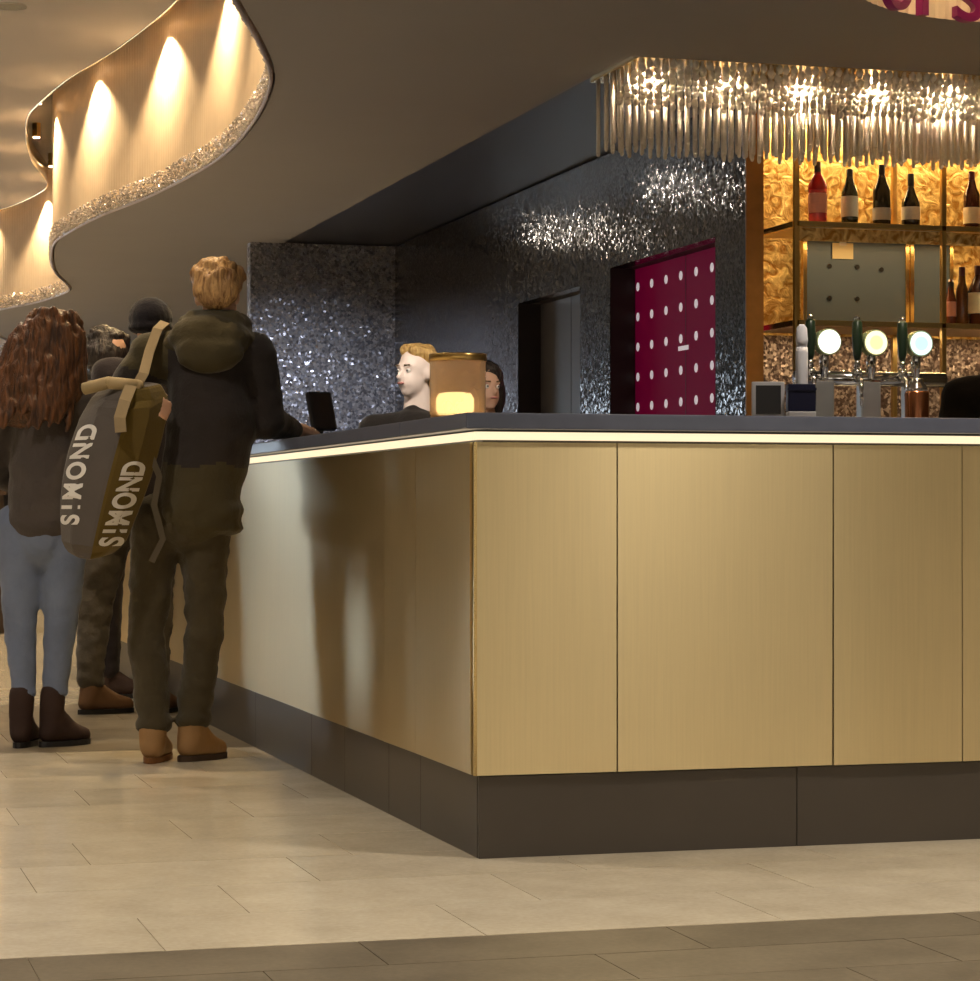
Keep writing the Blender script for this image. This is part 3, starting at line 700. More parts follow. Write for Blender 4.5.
# ------------------------------------------------------------------ people
def blob(name, prims, m, parent=None, vox=.012, smooth=4, wrinkle=0, wscale=9, seed=0):
    """one continuous skin grown over overlapping capsules / ellipsoids"""
    bm = bmesh.new()
    for p in prims:
        if p[0] == 'c':      # capsule p0 r0 p1 r1
            _, a, ra, b, rb = p
            tube(bm, a, b, ra, rb, seg=18); ball(bm, a, ra); ball(bm, b, rb)
        elif p[0] == 'e':    # ellipsoid centre radii (rot z, rot x)
            _, c, rad = p[:3]; rot = None
            if len(p) > 3: rot = Matrix.Rotation(p[3][2], 4, 'Z') @ Matrix.Rotation(p[3][1], 4, 'Y') @ Matrix.Rotation(p[3][0], 4, 'X')
            ball(bm, c, 1, rad, rot)
        elif p[0] == 'b':
            box(bm, *p[1:7], bev=p[7] if len(p) > 7 else 0)
    me = bpy.data.meshes.new(name); bm.to_mesh(me); bm.free()
    o = bpy.data.objects.new(name, me)
    r = o.modifiers.new('r', 'REMESH'); r.mode = 'VOXEL'; r.voxel_size = vox
    if smooth:
        s = o.modifiers.new('s', 'SMOOTH'); s.iterations = smooth; s.factor = .5
    me2 = grown(o); me2.name = name
    bpy.data.meshes.remove(me)
    if wrinkle:
        nrm = [v.normal.copy() for v in me2.vertices]
        for v, n_ in zip(me2.vertices, nrm):
            c = v.co.copy()
            n1 = noise.noise((c.x*wscale+seed, c.y*wscale, c.z*wscale*1.6))
            n2 = noise.noise((c.x*wscale*2.7, c.y*wscale*2.7+seed, c.z*wscale*3.5))
            v.co = c+n_*wrinkle*(n1+.45*n2)
    for p in me2.polygons: p.use_smooth = True
    me2.materials.clear(); me2.materials.append(m)
    o = bpy.data.objects.new(name, me2); link(o, parent); return o
def head_prims(c, turn=0, s=1.0):
    """skull, jaw, nose, ears, brow; face looks to local -Y turned by `turn` about z"""
    R = Matrix.Rotation(turn, 3, 'Z'); C = Vector(c)
    def P(x, y, z): return tuple(C+R @ Vector((x*s, y*s, z*s)))
    z3 = (0, 0, turn)
    return [('e', P(0, .012, .03), (.076*s, .095*s, .092*s), z3), ('e', P(0, -.02, -.035), (.060*s, .075*s, .075*s), z3),
            ('e', P(0, -.055, -.085), (.030*s, .026*s, .024*s), z3), ('c', P(0, -.088, .012), .010*s, P(0, -.108, -.022), .014*s),
            ('e', P(.075, .01, -.005), (.012*s, .022*s, .032*s), z3), ('e', P(-.075, .01, -.005), (.012*s, .022*s, .032*s), z3),
            ('c', P(-.035, -.080, .028), .010*s, P(.035, -.080, .028), .010*s), ('c', P(-.018, -.088, -.052), .009*s, P(.018, -.088, -.052), .009*s),
            ('c', P(0, .02, -.06), .052*s, P(0, .03, -.17), .056*s)]
def face_bits(parent, c, turn=0, s=1.0, brow=(.2, .12, .05)):
    R = Matrix.Rotation(turn, 3, 'Z'); C = Vector(c)
    P = lambda x, y, z: C+R @ Vector((x*s, y*s, z*s))
    for sx in (-1, 1):
        bm = bmesh.new(); ball(bm, P(sx*.031, -.076, .008), .0105*s); e = mesh_obj('eye', bm, mat('eye_white', (.8, .78, .75), .2), parent, True)
        bm = bmesh.new(); ball(bm, P(sx*.031, -.0825, .008), .0058*s); mesh_obj('iris', bm, mat('iris', (.05, .06, .07), .2), e, True)
        bm = bmesh.new(); tube(bm, P(sx*.018, -.091, .032), P(sx*.046, -.083, .034), .004*s, .003*s); mesh_obj('eyebrow', bm, mat('brow', brow, .8), parent, True)
    bm = bmesh.new(); ball(bm, P(0, -.095, -.050), 1, (.022*s, .008*s, .006*s), Matrix.Rotation(turn, 4, 'Z')); mesh_obj('mouth', bm, mat('lips', (.55, .22, .20), .45), parent, True)
def hand_prims(w, d, palm_n, curl=.9, side=1, s=1.0):
    """w wrist, d direction of the hand, palm_n palm normal; five unequal bent fingers"""
    w = Vector(w); d = Vector(d).normalized(); n = Vector(palm_n); n = (n-d*n.dot(d)).normalized(); t = d.cross(n)*side
    out = [('c', tuple(w), .026*s, tuple(w+d*.05*s), .026*s)]
    for k, (o, L) in enumerate(((-.030, .064), (-.010, .074), (.010, .080), (.030, .072))):
        base = w+d*.075*s+t*o*s
        out.append(('c', tuple(w+d*.03*s+t*o*.7*s), .015*s, tuple(base), .0115*s))
        p = base; ang = .15
        for j, q in enumerate((.45, .32, .23)):
            ang += curl*(.75, .8, .5)[j]
            e = p+(d*math.cos(ang)+n*math.sin(ang))*L*q*1.15*s
            out.append(('c', tuple(p), (.0098-.0008*j)*s, tuple(e), (.0092-.0010*j)*s)); p = e
    b = w+d*.022*s+t*.026*s; m_ = b+(d*.5+t*.8+n*.35).normalized()*.042*s; e = m_+(d*.8+t*.05+n*.6).normalized()*.034*s
    out += [('c', tuple(b), .015*s, tuple(m_), .0115*s), ('c', tuple(m_), .011*s, tuple(e), .0095*s)]
    return out
def boot(parent, ankle, toe, m, h=.13, sole=None, s=1.0):
    """ankle boot: heel under the ankle, toe towards `toe`"""
    a = Vector(ankle); t = Vector(toe); d = (t-Vector((a.x, a.y, t.z))).normalized()
    L = (Vector((t.x, t.y, 0))-Vector((a.x, a.y, 0))).length
    P = lambda f, z: tuple(Vector((a.x, a.y, 0))+d*f+Vector((0, 0, z)))
    pr = [('c', P(-.01, .06), .047*s, P(.0, h), .052*s), ('c', P(-.02, .052), .042*s, P(L*.55, .048), .045*s), ('c', P(L*.55, .045), .046*s, P(L*.9, .036), .034*s), ('c', P(.03, .10), .042*s, P(L*.5, .062), .036*s)]
    o = blob('boot', pr, m, parent, .011, 3, .0015, 20)
    ang = math.atan2(d.y, d.x)
    bm = bmesh.new(); n = 24; pts = []
    for k in range(n):
        q = 2*PI*k/n; x = math.cos(q); y = math.sin(q)
        pts.append((L*.45-.014+(L*.45+.050*s)*x, .046*s*y*(1 if x > -.2 else .92)))
    rings = []
    for z in (0.001, .022):
        rings.append([bm.verts.new((a.x+u*math.cos(ang)-v*math.sin(ang), a.y+u*math.sin(ang)+v*math.cos(ang), z)) for u, v in pts])
    for k in range(n): bm.faces.new((rings[0][k], rings[0][(k+1) % n], rings[1][(k+1) % n], rings[1][k]))
    bm.faces.new(rings[0][::-1]); bm.faces.new(rings[1])
    mesh_obj('sole', bm, sole or M['black_plastic'], o)
    return o
F_BLACK = fabric('black_jacket_cloth', srgb(44, 39, 38)); F_OLIVE = fabric('olive_cloth', srgb(66, 59, 40)); F_TROUSER = fabric('dark_olive_trouser', srgb(66, 59, 44), .3, 12)
F_JEAN = fabric('blue_jean', srgb(112, 124, 150), .3, 10); F_GREY = fabric('grey_wool', srgb(78, 72, 70), .25); F_CAMO = fabric('grey_camouflage', srgb(80, 74, 64), .6, 14)
F_DARK = fabric('dark_coat_cloth', srgb(40, 34, 36)); F_NAVY = fabric('navy_knit', srgb(16, 14, 22), rough=1.0); F_SHIRT = fabric('black_shirt', srgb(34, 30, 28))
TAN = mat('tan_boot_leather', srgb(146, 112, 72), .6, vary=.2, scale=14, bump=.15); DKBOOT = mat('dark_brown_suede', srgb(52, 34, 28), .8, vary=.2, scale=14); BRBOOT = mat('brown_boot_leather', srgb(104, 76, 52), .6, vary=.2)
def hairmat(name, c1, c2):
    m, nt, b = nodes(name); tc = N(nt, 'ShaderNodeTexCoord'); mp = N(nt, 'ShaderNodeMapping'); mp.inputs['Scale'].default_value = (40, 40, 7)
    nz = N(nt, 'ShaderNodeTexNoise'); nz.inputs['Scale'].default_value = 1.6; nz.inputs['Detail'].default_value = 5; nz.inputs['Distortion'].default_value = .6
    nt.links.new(tc.outputs['Object'], mp.inputs[0]); nt.links.new(mp.outputs[0], nz.inputs['Vector'])
    r = N(nt, 'ShaderNodeValToRGB'); r.color_ramp.elements[0].position = .35; r.color_ramp.elements[1].position = .68
    r.color_ramp.elements[0].color = (*c1, 1); r.color_ramp.elements[1].color = (*c2, 1)
    nt.links.new(nz.outputs['Fac'], r.inputs[0]); nt.links.new(r.outputs[0], b.inputs['Base Color'])
    bp = N(nt, 'ShaderNodeBump'); bp.inputs['Strength'].default_value = .7; bp.inputs['Distance'].default_value = .02
    nt.links.new(nz.outputs['Fac'], bp.inputs['Height']); nt.links.new(bp.outputs[0], b.inputs['Normal'])
    b.inputs['Roughness'].default_value = .45; return m
H_SAND = hairmat('sandy_hair', srgb(122, 84, 46), srgb(214, 172, 116)); H_BROWN = hairmat('auburn_hair', srgb(48, 28, 17), srgb(108, 68, 38))
H_DARK = hairmat('dark_hair', srgb(22, 18, 18), srgb(52, 42, 38)); H_BLOND = hairmat('blond_hair', srgb(160, 118, 58), srgb(226, 192, 124))
def person(body, loc, rz, label):
    body.name = 'person'; body.location = loc; body.rotation_euler = (0, 0, rz); tag(body, label, 'person'); return body
RZ = -YAW

# --- man leaning on the bar (local x = right of his back, y = ahead of him, z up)
hc = (.15, .03, 1.67)
Ls, Rs = (-.085, .02, 1.455), (.275, .03, 1.45)
Le, Lh = (-.235, .06, 1.25), (-.10, -.19, 1.275)
Re, Rh = (.325, .06, 1.215), (.41, .30, 1.198)
hipL, hipR = (-.065, .0, .87), (.105, .0, .87)
knL, knR = (-.105, .0, .44), (.105, .02, .48)
anL, anR = (-.072, .0, .10), (.058, .05, .12)
prims = head_prims(hc, PI-.25, .98)
prims += [('c', (.12, .03, 1.38), .11, (.12, .02, 1.22), .11), ('c', (.12, .02, 1.22), .11, (.095, .01, 1.05), .105), ('c', (.095, .01, 1.05), .105, (.065, .0, .93), .11),
          ('c', (.12, .03, 1.40), .09, Ls, .06), ('c', (.12, .03, 1.40), .09, Rs, .06), ('c', Ls, .052, Le, .042), ('c', Le, .042, Lh, .028), ('c', Rs, .052, Re, .042), ('c', Re, .042, Rh, .028),
          ('c', hipL, .075, knL, .05), ('c', knL, .05, anL, .038), ('c', hipR, .075, knR, .05), ('c', knR, .05, anR, .038), ('c', (.15, .03, 1.62), .056, (.13, .03, 1.42), .07),
          ('c', anL, .038, (-.07, .08, .045), .03), ('c', anR, .038, (.12, .10, .045), .03)]
prims += hand_prims(Lh, (.85, -.15, -.15), (-.1, .9, -.3), 1.1, 1); prims += hand_prims(Rh, (.45, .85, 0), (0, 0, -1), .25, -1)
man = person(blob('person', prims, M['skin'], None, .0075, 2), (-.361, 2.70, 0), RZ, 'person with sandy hair, dark hooded jacket and tan boots leaning on the bar')
jk = blob('jacket', [('c', (.12, .03, 1.42), .150, (.13, .02, 1.22), .165), ('c', (.13, .02, 1.22), .165, (.095, .01, 1.02), .15), ('c', (.095, .01, 1.02), .15, (.08, 0, .90), .145),
                ('e', (.085, .0, .90), (.160, .14, .10)), ('e', (.095, .0, .84), (.150, .13, .04)), ('c', (.12, .03, 1.44), .12, Ls, .088), ('c', (.12, .03, 1.44), .12, Rs, .092), ('c', Ls, .085, Le, .068), ('c', Le, .066, tuple(Vector(Lh)*.9+Vector(Le)*.1), .046),
                ('c', Rs, .088, (.325, .06, 1.222), .068), ('c', (.325, .06, 1.222), .066, tuple(Vector(Rh)*.8+Vector((.325, .06, 1.222))*.2), .044)], F_BLACK, man, .011, 4, .008, 8, 1)
def two_tone(o, other, test):
    o.data.materials.append(other)
    for p in o.data.polygons:
        if test(p.center): p.material_index = 1
two_tone(jk, F_OLIVE, lambda c: c.z < 1.06+.03*noise.noise(c*9) and c.x < .30 or (c.x < -.02 and c.z > 1.36-.35*(c.x+.02)))
blob('hood', [('e', (.13, -.055, 1.515), (.150, .095, .085), (.35, 0, 0)), ('c', (-.01, -.01, 1.475), .06, (.07, .0, 1.53), .065), ('c', (.26, .0, 1.475), .06, (.19, .0, 1.53), .065), ('c', (.06, .02, 1.56), .055, (.10, .10, 1.57), .045), ('c', (.22, .02, 1.56), .055, (.19, .11, 1.57), .045), ('c', (.07, -.03, 1.575), .045, (.21, -.03, 1.575), .045), ('e', (.13, -.105, 1.46), (.125, .06, .075))], F_OLIVE, man, .010, 5, .008, 11, 2)
blob('trousers', [('c', (.05, 0, .92), .125, (.05, 0, .86), .12), ('c', hipL, .092, knL, .066), ('c', knL, .068, (-.074, 0, .15), .060), ('c', hipR, .095, knR, .068), ('c', knR, .070, (.060, .045, .17), .060),
                  ('e', (-.078, 0, .13), (.066, .066, .04)), ('e', (.06, .045, .15), (.068, .068, .04))], F_TROUSER, man, .010, 3, .008, 12, 3)
boot(man, (-.078, -.015, 0), (-.062, .20, 0), TAN, .11, mat('tan_sole', srgb(120, 78, 40), .7)); boot(man, (.055, .04, 0), (.150, .15, 0), TAN, .13, mat('tan_sole', srgb(60, 42, 26), .7))
hp = [('e', (.15, .022, 1.722), (.092, .105, .080)), ('e', (.15, -.035, 1.69), (.086, .062, .075))]
for k in range(46):
    a = random.uniform(0, 2*PI); e = random.uniform(.15, 1.4)
    p = Vector((.15+.085*math.cos(a)*math.cos(e), .02+.098*math.sin(a)*math.cos(e), 1.722+.075*math.sin(e)))
    hp.append(('e', tuple(p), (.024, .024, .02)))
blob('hair', hp, H_SAND, man, .008, 2, .004, 30, 4)

# --- roll bag on the man's left shoulder
bag = empty('shoulder_bag', (-.361, 2.70, 0), RZ); tag(bag, 'olive and grey roll-top bag with white lettering slung on the leaning person', 'bag')
M['bag_grey'] = fabric('bag_grey_canvas', srgb(84, 78, 74), .15, 7, .15); M['bag_olive'] = fabric('bag_olive_canvas', srgb(92, 76, 34), .15, 7, .15)
def bag_section(t):
    """t 0 bottom .. 1 top: centre and half width / depth"""
    cz = .735+.60*t; cxx = -.272+.150*t-.01*math.sin(t*PI); cy = -.20-.02*math.sin(t*PI)
    w = .088+.076*math.sin(min(1, t*1.15+.12)*PI*.62)*1.0 if t < .8 else .158-.10*(t-.8)*1.6
    if t > .93: w *= 1-.25*(t-.93)/.07
    if t < .06: w *= .72+.28*t/.06
    return cxx, cy, cz, w, .085*(1 if .06 < t < .9 else .8)
def bag_ring(t, s=1.0):
    cxx, cy, cz, w, d = bag_section(t); w *= s; d *= s
    rid = .12*w
    return [(cxx-w, cy+.03, cz+.012), (cxx-w*.55, cy-d*.62, cz), (cxx+rid, cy-d*1.05, cz-.01), (cxx+w*.62, cy-d*.55, cz), (cxx+w, cy+.03, cz+.012), (cxx+w*.6, cy+d*.9, cz+.02), (cxx-w*.6, cy+d*.9, cz+.02)]
NS = 24
def bag_shell(name, idx, m, closed):
    bm = bmesh.new(); prev = None
    for i in range(NS+1):
        r = bag_ring(i/NS); q = [bm.verts.new(r[k]) for k in idx]
        if prev:
            for k in range(len(idx) if closed else len(idx)-1):
                k2 = (k+1) % len(idx); bm.faces.new((prev[k], prev[k2], q[k2], q[k]))
        elif closed: bm.faces.new(q[::-1])
        prev = q
    if closed: bm.faces.new(prev)
    bmesh.ops.recalc_face_normals(bm, faces=bm.faces[:])
    return bm
bm = bag_shell('b', range(7), None, True)
bvh = BVHTree.FromBMesh(bm)
body_bag = mesh_obj('bag_body', bm, M['bag_grey'], bag)
body_bag.data.materials.append(M['bag_olive'])
for p in body_bag.data.polygons:
    c = p.center; cxx = bag_section(max(0, min(1, (c.z-.735)/.60)))[0]
    if c.x > cxx+.02: p.material_index = 1
mo = body_bag.modifiers.new('bev', 'BEVEL'); mo.width = .012; mo.segments = 2; mo.limit_method = 'ANGLE'
# lettering up the two facets
def lettering(word, t0, t1, u0, u1, size, name):
    wd_ = {'S': .8, 'I': .6, 'M': 1.15, 'O': 1.15, 'N': 1.05, 'D': 1.0}; tot = sum(wd_[q] for q in word); acc = 0
    for chh in word:
        me = text_mesh(chh, size, .0035); bm = bmesh.new(); bm.from_mesh(me); bmesh.ops.subdivide_edges(bm, edges=bm.edges[:], cuts=1)
        tc_ = t0+(t1-t0)*(acc+wd_[chh]/2)/tot; acc += wd_[chh]
        ok = True
        for v in bm.verts:
            # letters read upwards: glyph x runs up the bag, glyph y runs to the left
            t = tc_+v.co.x*.74/.60
            cxx, cy, cz, w, d = bag_section(t)
            u = (u0+u1)/2*w-(v.co.y-size*.36)
            hit = bvh.ray_cast(Vector((cxx+u, cy-.5, cz)), Vector((0, 1, 0)))
            if hit[0] is not None: v.co = hit[0]+Vector((0, -.0035, 0))
            else: v.co = Vector((cxx+u, cy, cz))
        mesh_obj('letter', bm, M['white_film_cloth'], bag)
M['white_film_cloth'] = mat('white_print', (.70, .68, .66), .6, vary=.1)
lettering('SIMOND', .18, .78, -.95, -.40, .105, 'l'); lettering('SIMOND', .06, .56, .28, .85, .095, 'r')
# rolled top with pale straps
bm = bmesh.new(); polytube(bm, [(-.29, -.22, 1.325), (-.20, -.25, 1.345), (-.10, -.24, 1.335)], .022, 10); mesh_obj('rolled_top', bm, mat('pale_strap', srgb(150, 132, 98), .8), bag, True)
M['strap'] = mat('pale_webbing', srgb(140, 122, 92), .8, vary=.15, scale=20)
bm = bmesh.new(); ribbon(bm, [(-.12, -.26, 1.335), (-.135, -.305, 1.28), (-.15, -.325, 1.22), (-.145, -.33, 1.17)], .04, .006, (0, -1, 0)); mesh_obj('buckle_strap', bm, M['strap'], bag)
bm = bmesh.new(); ribbon(bm, [(-.11, -.22, 1.33), (-.085, -.20, 1.38), (-.075, -.13, 1.46), (-.055, -.06, 1.545), (-.04, .02, 1.575), (-.04, .10, 1.53), (-.05, .15, 1.42)], .035, .006, (0, -1, .35)); mesh_obj('shoulder_strap', bm, M['strap'], bag)
bm = bmesh.new(); ribbon(bm, [(-.07, -.21, 1.12), (-.03, -.20, 1.02), (-.05, -.19, .92), (-.02, -.18, .80), (-.06, -.18, .72)], .022, .004, (0, -1, 0)); mesh_obj('loose_strap', bm, mat('dark_webbing', srgb(74, 66, 52), .8), bag)

# --- woman with long auburn hair
hc = (.055, .03, 1.545)
hipL, hipR, knL, knR, anL, anR = (-.075, 0, .84), (.095, 0, .84), (-.075, .0, .45), (.075, .02, .46), (-.065, 0, .10), (.05, .03, .10)
Ls, Rs, Le, Re, Lh, Rh = (-.13, .02, 1.33), (.19, .02, 1.33), (-.19, .05, 1.06), (.22, .08, 1.06), (-.10, .24, .98), (.10, .28, 1.0)
prims = head_prims(hc, PI-.5, .94)+[('c', (.03, .02, 1.28), .10, (.02, .0, 1.05), .10), ('c', (.02, 0, 1.05), .10, (.01, 0, .86), .12), ('c', (.04, .02, 1.31), .07, Ls, .05), ('c', (.04, .02, 1.31), .07, Rs, .05),
          ('c', Ls, .045, Le, .037), ('c', Le, .037, Lh, .026), ('c', Rs, .045, Re, .037), ('c', Re, .037, Rh, .026), ('c', hipL, .075, knL, .045), ('c', knL, .045, anL, .03), ('c', hipR, .075, knR, .045), ('c', knR, .045, anR, .03),
          ('c', (.055, .04, 1.45), .05, (.04, .02, 1.3), .06), ('c', anL, .034, (-.06, .08, .04), .028), ('c', anR, .034, (.10, .08, .04), .028)]
prims += hand_prims(Lh, (.5, .8, -.1), (.5, -.3, -.6), .8, 1)+hand_prims(Rh, (-.4, .85, 0), (-.4, -.3, -.6), .8, -1)
wom = person(blob('person', prims, M['skin'], None, .009, 2), (-.77, 3.405, 0), RZ, 'person with long auburn hair, grey jacket and blue jeans')
blob('jacket', [('c', (.03, .02, 1.30), .13, (.02, 0, 1.08), .135), ('c', (.02, 0, 1.08), .135, (.02, 0, .88), .145), ('e', (.02, 0, .86), (.165, .14, .07)), ('c', (.04, .02, 1.33), .09, Ls, .072), ('c', (.04, .02, 1.33), .09, Rs, .072),
                ('c', Ls, .072, Le, .06), ('c', Le, .058, Lh, .042), ('c', Rs, .072, Re, .06), ('c', Re, .058, Rh, .042), ('c', (-.02, .02, 1.40), .06, (.10, .02, 1.40), .06)], F_GREY, wom, .011, 4, .008, 9, 6)
blob('jeans', [('c', (.01, 0, .86), .125, (.01, 0, .80), .12), ('c', hipL, .098, knL, .062), ('c', knL, .062, (-.065, 0, .22), .047), ('c', hipR, .100, knR, .064), ('c', knR, .064, (.052, .03, .22), .048), ('e', (-.065, 0, .205), (.054, .054, .02)), ('e', (.052, .03, .205), (.055, .055, .02))], F_JEAN, wom, .010, 3, .005, 13, 7)
boot(wom, (-.068, -.01, 0), (-.05, .17, 0), DKBOOT, .20, None, .95); boot(wom, (.045, .02, 0), (.155, .13, 0), DKBOOT, .20, None, .95)
hp = [('e', (.06, .02, 1.565), (.110, .12, .105)), ('e', (.055, -.03, 1.47), (.135, .10, .14)), ('e', (-.005, -.07, 1.37), (.16, .09, .14)), ('e', (-.05, -.085, 1.30), (.135, .075, .09)), ('e', (.10, -.04, 1.40), (.09, .08, .12))]
for k in range(170):
    t = random.random(); z = 1.66-.36*t; a = random.uniform(-PI*1.04, PI*.04)
    w = .07+.062*min(1, t*4.5)+.028*t; x0 = .06-.085*t; y0 = -.02-.055*t
    p0 = (x0+w*math.cos(a), y0+.093*math.sin(a), z)
    p1 = (x0-.012+w*1.05*math.cos(a+.06), y0-.006+.095*math.sin(a+.06), z-.05); p2 = (x0-.024+w*1.06*math.cos(a-.03), y0-.012+.095*math.sin(a-.03), z-.10)
    hp += [('c', p0, .013, p1, .013), ('c', p1, .013, p2, .009)]
blob('hair', hp, H_BROWN, wom, .007, 3, .003, 14, 8)

# --- person in a dark beanie behind the man
hipL, hipR, knL, knR, anL, anR = (-.04, 0, .92), (.12, 0, .92), (-.14, .03, .50), (.13, .05, .50), (-.155, 0, .11), (.13, 0, .11)
hc = (.11, .03, 1.715); Ls, Rs, Le, Re, Lh, Rh = (-.08, .02, 1.50), (.30, .02, 1.50), (-.13, .08, 1.22), (.33, .08, 1.245), (-.04, .28, 1.15), (.22, .28, 1.225)
prims = head_prims(hc, PI-.4, .98)+[('c', (.10, .02, 1.42), .12, (.06, 0, 1.15), .12), ('c', (.06, 0, 1.15), .12, (.04, 0, .95), .13), ('c', (.11, .02, 1.46), .08, Ls, .06), ('c', (.11, .02, 1.46), .08, Rs, .06), ('c', Ls, .05, Le, .04), ('c', Le, .04, Lh, .028),
          ('c', Rs, .05, Re, .04), ('c', Re, .04, Rh, .028), ('c', hipL, .085, knL, .055), ('c', knL, .055, anL, .04), ('c', hipR, .085, knR, .055), ('c', knR, .055, anR, .04), ('c', (.11, .03, 1.6), .056, (.10, .02, 1.42), .07), ('c', anL, .036, (-.1, .06, .045), .03), ('c', anR, .036, (.16, .08, .045), .03)]
prims += hand_prims(Lh, (.6, .7, 0), (.3, -.3, -.7), .8, 1)+hand_prims(Rh, (-.4, .8, 0), (-.3, -.3, -.7), .8, -1)
p3 = person(blob('person', prims, M['skin'], None, .010, 2), (-.255, 4.856, 0), RZ, 'person in a dark beanie and mottled grey trousers behind the leaning person')
blob('coat', [('c', (.10, .02, 1.44), .145, (.06, 0, 1.15), .145), ('c', (.06, 0, 1.15), .145, (.04, 0, .93), .145), ('c', (.11, .02, 1.47), .10, Ls, .08), ('c', (.11, .02, 1.47), .10, Rs, .08), ('c', Ls, .08, Le, .065), ('c', Le, .06, Lh, .045), ('c', Rs, .08, Re, .065), ('c', Re, .06, Rh, .045), ('c', (.11, .03, 1.58), .07, (.11, .02, 1.5), .085)], F_DARK, p3, .012, 4, .008, 9, 9)
blob('trousers', [('c', (.04, 0, .92), .125, (.04, 0, .86), .12), ('c', hipL, .108, knL, .082), ('c', knL, .084, (-.155, 0, .17), .062), ('c', hipR, .105, knR, .08), ('c', knR, .08, (.13, 0, .17), .062), ('e', (-.155, 0, .14), (.06, .06, .04))], F_CAMO, p3, .011, 3, .010, 12, 10)
boot(p3, (-.15, 0, 0), (.01, .10, 0), BRBOOT, .12); boot(p3, (.13, 0, 0), (.20, .18, 0), BRBOOT, .12)
blob('beanie', [('e', (.11, .02, 1.755), (.098, .112, .095)), ('e', (.11, .02, 1.715), (.102, .115, .04))], F_NAVY, p3, .008, 2, .002, 40, 11)

# --- dark-haired person further back
hc = (.0, .03, 1.66); prims = head_prims(hc, PI+1.7, .97)+[('c', (0, .02, 1.38), .12, (0, 0, 1.1), .12), ('c', (0, 0, 1.1), .12, (0, 0, .92), .13)]
for sx in (-1, 1):
    S_, E_, H_ = (sx*.19, .0, 1.45), (sx*.22, -.04, 1.17), (sx*.22, .0, .93)
    prims += [('c', (0, .02, 1.41), .08, S_, .06), ('c', S_, .05, E_, .04), ('c', E_, .04, H_, .028), ('c', (sx*.08, 0, .9), .085, (sx*.09, 0, .48), .055), ('c', (sx*.09, 0, .48), .055, (sx*.09, 0, .1), .04), ('c', (sx*.09, 0, .1), .036, (sx*.1, .09, .045), .03)]
    prims += hand_prims(H_, (0, .15, -1), (-sx*1.0, 0, 0), .5, sx)
prims += [('c', (0, .03, 1.56), .055, (0, .02, 1.38), .07)]
p4 = person(blob('person', prims, M['skin'], None, .010, 2), (-.215, 5.90, 0), -PI/2, 'dark-haired person in a dark coat seen between two other guests')
pr = [('c', (0, .02, 1.40), .145, (0, 0, 1.1), .15), ('c', (0, 0, 1.1), .15, (0, 0, .80), .155), ('c', (0, .03, 1.53), .065, (0, .02, 1.45), .08)]
for sx in (-1, 1):
    S_, E_, H_ = (sx*.19, .0, 1.45), (sx*.22, -.04, 1.17), (sx*.22, .0, .93); pr += [('c', (0, .02, 1.42), .10, S_, .08), ('c', S_, .08, E_, .065), ('c', E_, .06, H_, .045)]
blob('coat', pr, F_DARK, p4, .012, 4, .008, 9, 12)
pr = []
for sx in (-1, 1): pr += [('c', (sx*.08, 0, .85), .105, (sx*.09, 0, .48), .075), ('c', (sx*.09, 0, .48), .075, (sx*.09, 0, .13), .06)]
blob('trousers', pr+[('c', (-.05, 0, .86), .11, (.05, 0, .86), .11)], F_DARK, p4, .012, 3, .006, 12, 13)
for sx in (-1, 1): boot(p4, (sx*.09, 0, 0), (sx*.11, .19, 0), DKBOOT, .12)
hp = [('e', (0, .01, 1.705), (.097, .112, .088)), ('e', (.02, 0, 1.655), (.10, .115, .10)), ('e', (.03, 0, 1.60), (.085, .09, .08)), ('e', (.0, .075, 1.655), (.055, .032, .055))]
for k in range(26):
    a = random.uniform(0, 2*PI); e = random.uniform(.1, 1.4); hp.append(('e', (.088*math.cos(a)*math.cos(e), .01+.10*math.sin(a)*math.cos(e), 1.705+.08*math.sin(e)), (.026, .026, .022)))
blob('hair', hp, H_DARK, p4, .008, 2, .004, 30, 14)

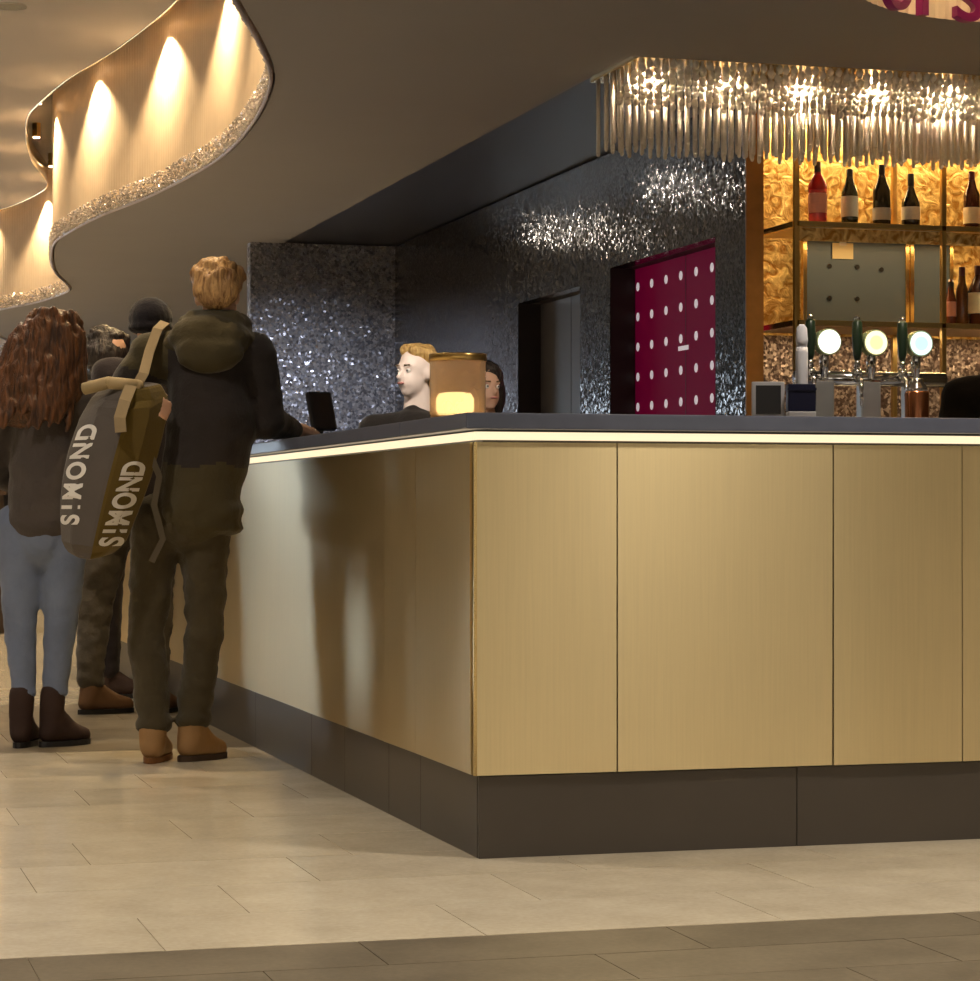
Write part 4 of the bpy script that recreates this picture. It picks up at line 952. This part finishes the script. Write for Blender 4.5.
# --- bar staff (local -y faces the camera)
def staff(loc, rz, hc, turn, skin, hair, hprims, label, lean=0, scale=1.0, shirt=F_SHIRT):
    hx, hy, hz = hc; nz = hz-.19
    prims = head_prims(hc, turn, .95)+[('c', (hx, hy+.03, hz-.10), .05, (hx*.6, hy*.6+.02, nz-.03), .06), ('c', (hx*.5, hy*.5, nz-.10), .11, (0, 0, nz-.38), .11), ('c', (0, 0, nz-.38), .11, (0, 0, nz-.55), .125)]
    cl = [('c', (hx*.5, hy*.5, nz-.09), .128, (0, 0, nz-.36), .13), ('c', (0, 0, nz-.36), .13, (0, 0, nz-.60), .14), ('c', (hx*.7, hy*.7+.01, nz-.0), .06, (hx*.6, hy*.6, nz-.08), .09)]
    for sx in (-1, 1):
        S_ = (hx*.5+sx*.18, hy*.5, nz-.06); E_ = (hx*.4+sx*.22, hy*.4-.04, nz-.34); H_ = (hx*.4+sx*.12, hy*.4-.25, nz-.40)
        prims += [('c', (hx*.6, hy*.6+.01, nz-.06), .08, S_, .055), ('c', S_, .046, E_, .038), ('c', E_, .038, H_, .027), ('c', (sx*.08, 0, nz-.58), .08, (sx*.09, 0, .46), .052), ('c', (sx*.09, 0, .46), .052, (sx*.09, 0, .08), .038), ('c', (sx*.09, 0, .08), .036, (sx*.1, -.10, .04), .03)]
        prims += hand_prims(H_, (-sx*.3, -.9, 0), (0, 0, -1), .8, -sx)
        cl += [('c', (hx*.6, hy*.6+.01, nz-.06), .09, S_, .072), ('c', S_, .068, E_, .056), ('c', E_, .05, tuple(Vector(E_)*.45+Vector(H_)*.55), .042)]
    b = person(blob('person', prims, skin, None, .009, 2), loc, rz, label)
    blob('shirt', cl, shirt, b, .011, 4, .006, 10, 15)
    pr = [('c', (-.05, 0, nz-.60), .115, (.05, 0, nz-.60), .115)]
    for sx in (-1, 1): pr += [('c', (sx*.08, 0, nz-.62), .10, (sx*.09, 0, .46), .07), ('c', (sx*.09, 0, .46), .07, (sx*.09, 0, .11), .056)]
    blob('trousers', pr, F_DARK, b, .013, 3, .005, 12, 16)
    for sx in (-1, 1): boot(b, (sx*.09, 0, 0), (sx*.11, -.18, 0), DKBOOT, .10)
    blob('hair', hprims, hair, b, .007, 2, .004, 30, 17)
    face_bits(b, hc, turn, .95, (.15, .09, .04))
    return b
h1 = [('e', (.018, .045, 1.555), (.086, .095, .086)), ('e', (.05, .06, 1.50), (.06, .07, .09)), ('c', (.0, -.04, 1.60), .03, (.07, -.01, 1.575), .035), ('c', (-.04, .0, 1.605), .03, (.05, .06, 1.60), .04)]
staff((.96, 4.42, 0), RZ, (0, .0, 1.505), -.75, M['skin_pale'], H_BLOND, h1, 'blond person in dark shirt working behind the bar lantern')
h2 = [('e', (0, .035, 1.54), (.09, .10, .09)), ('e', (.04, .06, 1.46), (.06, .06, .12)), ('e', (-.04, .06, 1.46), (.06, .06, .12))]
staff((1.545, 5.36, 0), RZ, (0, 0, 1.49), .5, M['skin'], H_DARK, h2, 'dark-haired person in dark shirt standing behind the glowing lantern')
h3 = [('e', (.0, .035, 1.58), (.09, .10, .09)), ('e', (0, .08, 1.525), (.085, .06, .10))]
staff((2.335, 1.51, 0), RZ+PI, (0, 0, 1.535), .2, M['skin'], H_DARK, h3, 'person in a dark top turned away behind the bar front', shirt=fabric('olive_black_top', srgb(52, 44, 34)))

bpy.data.scenes.remove(scratch)
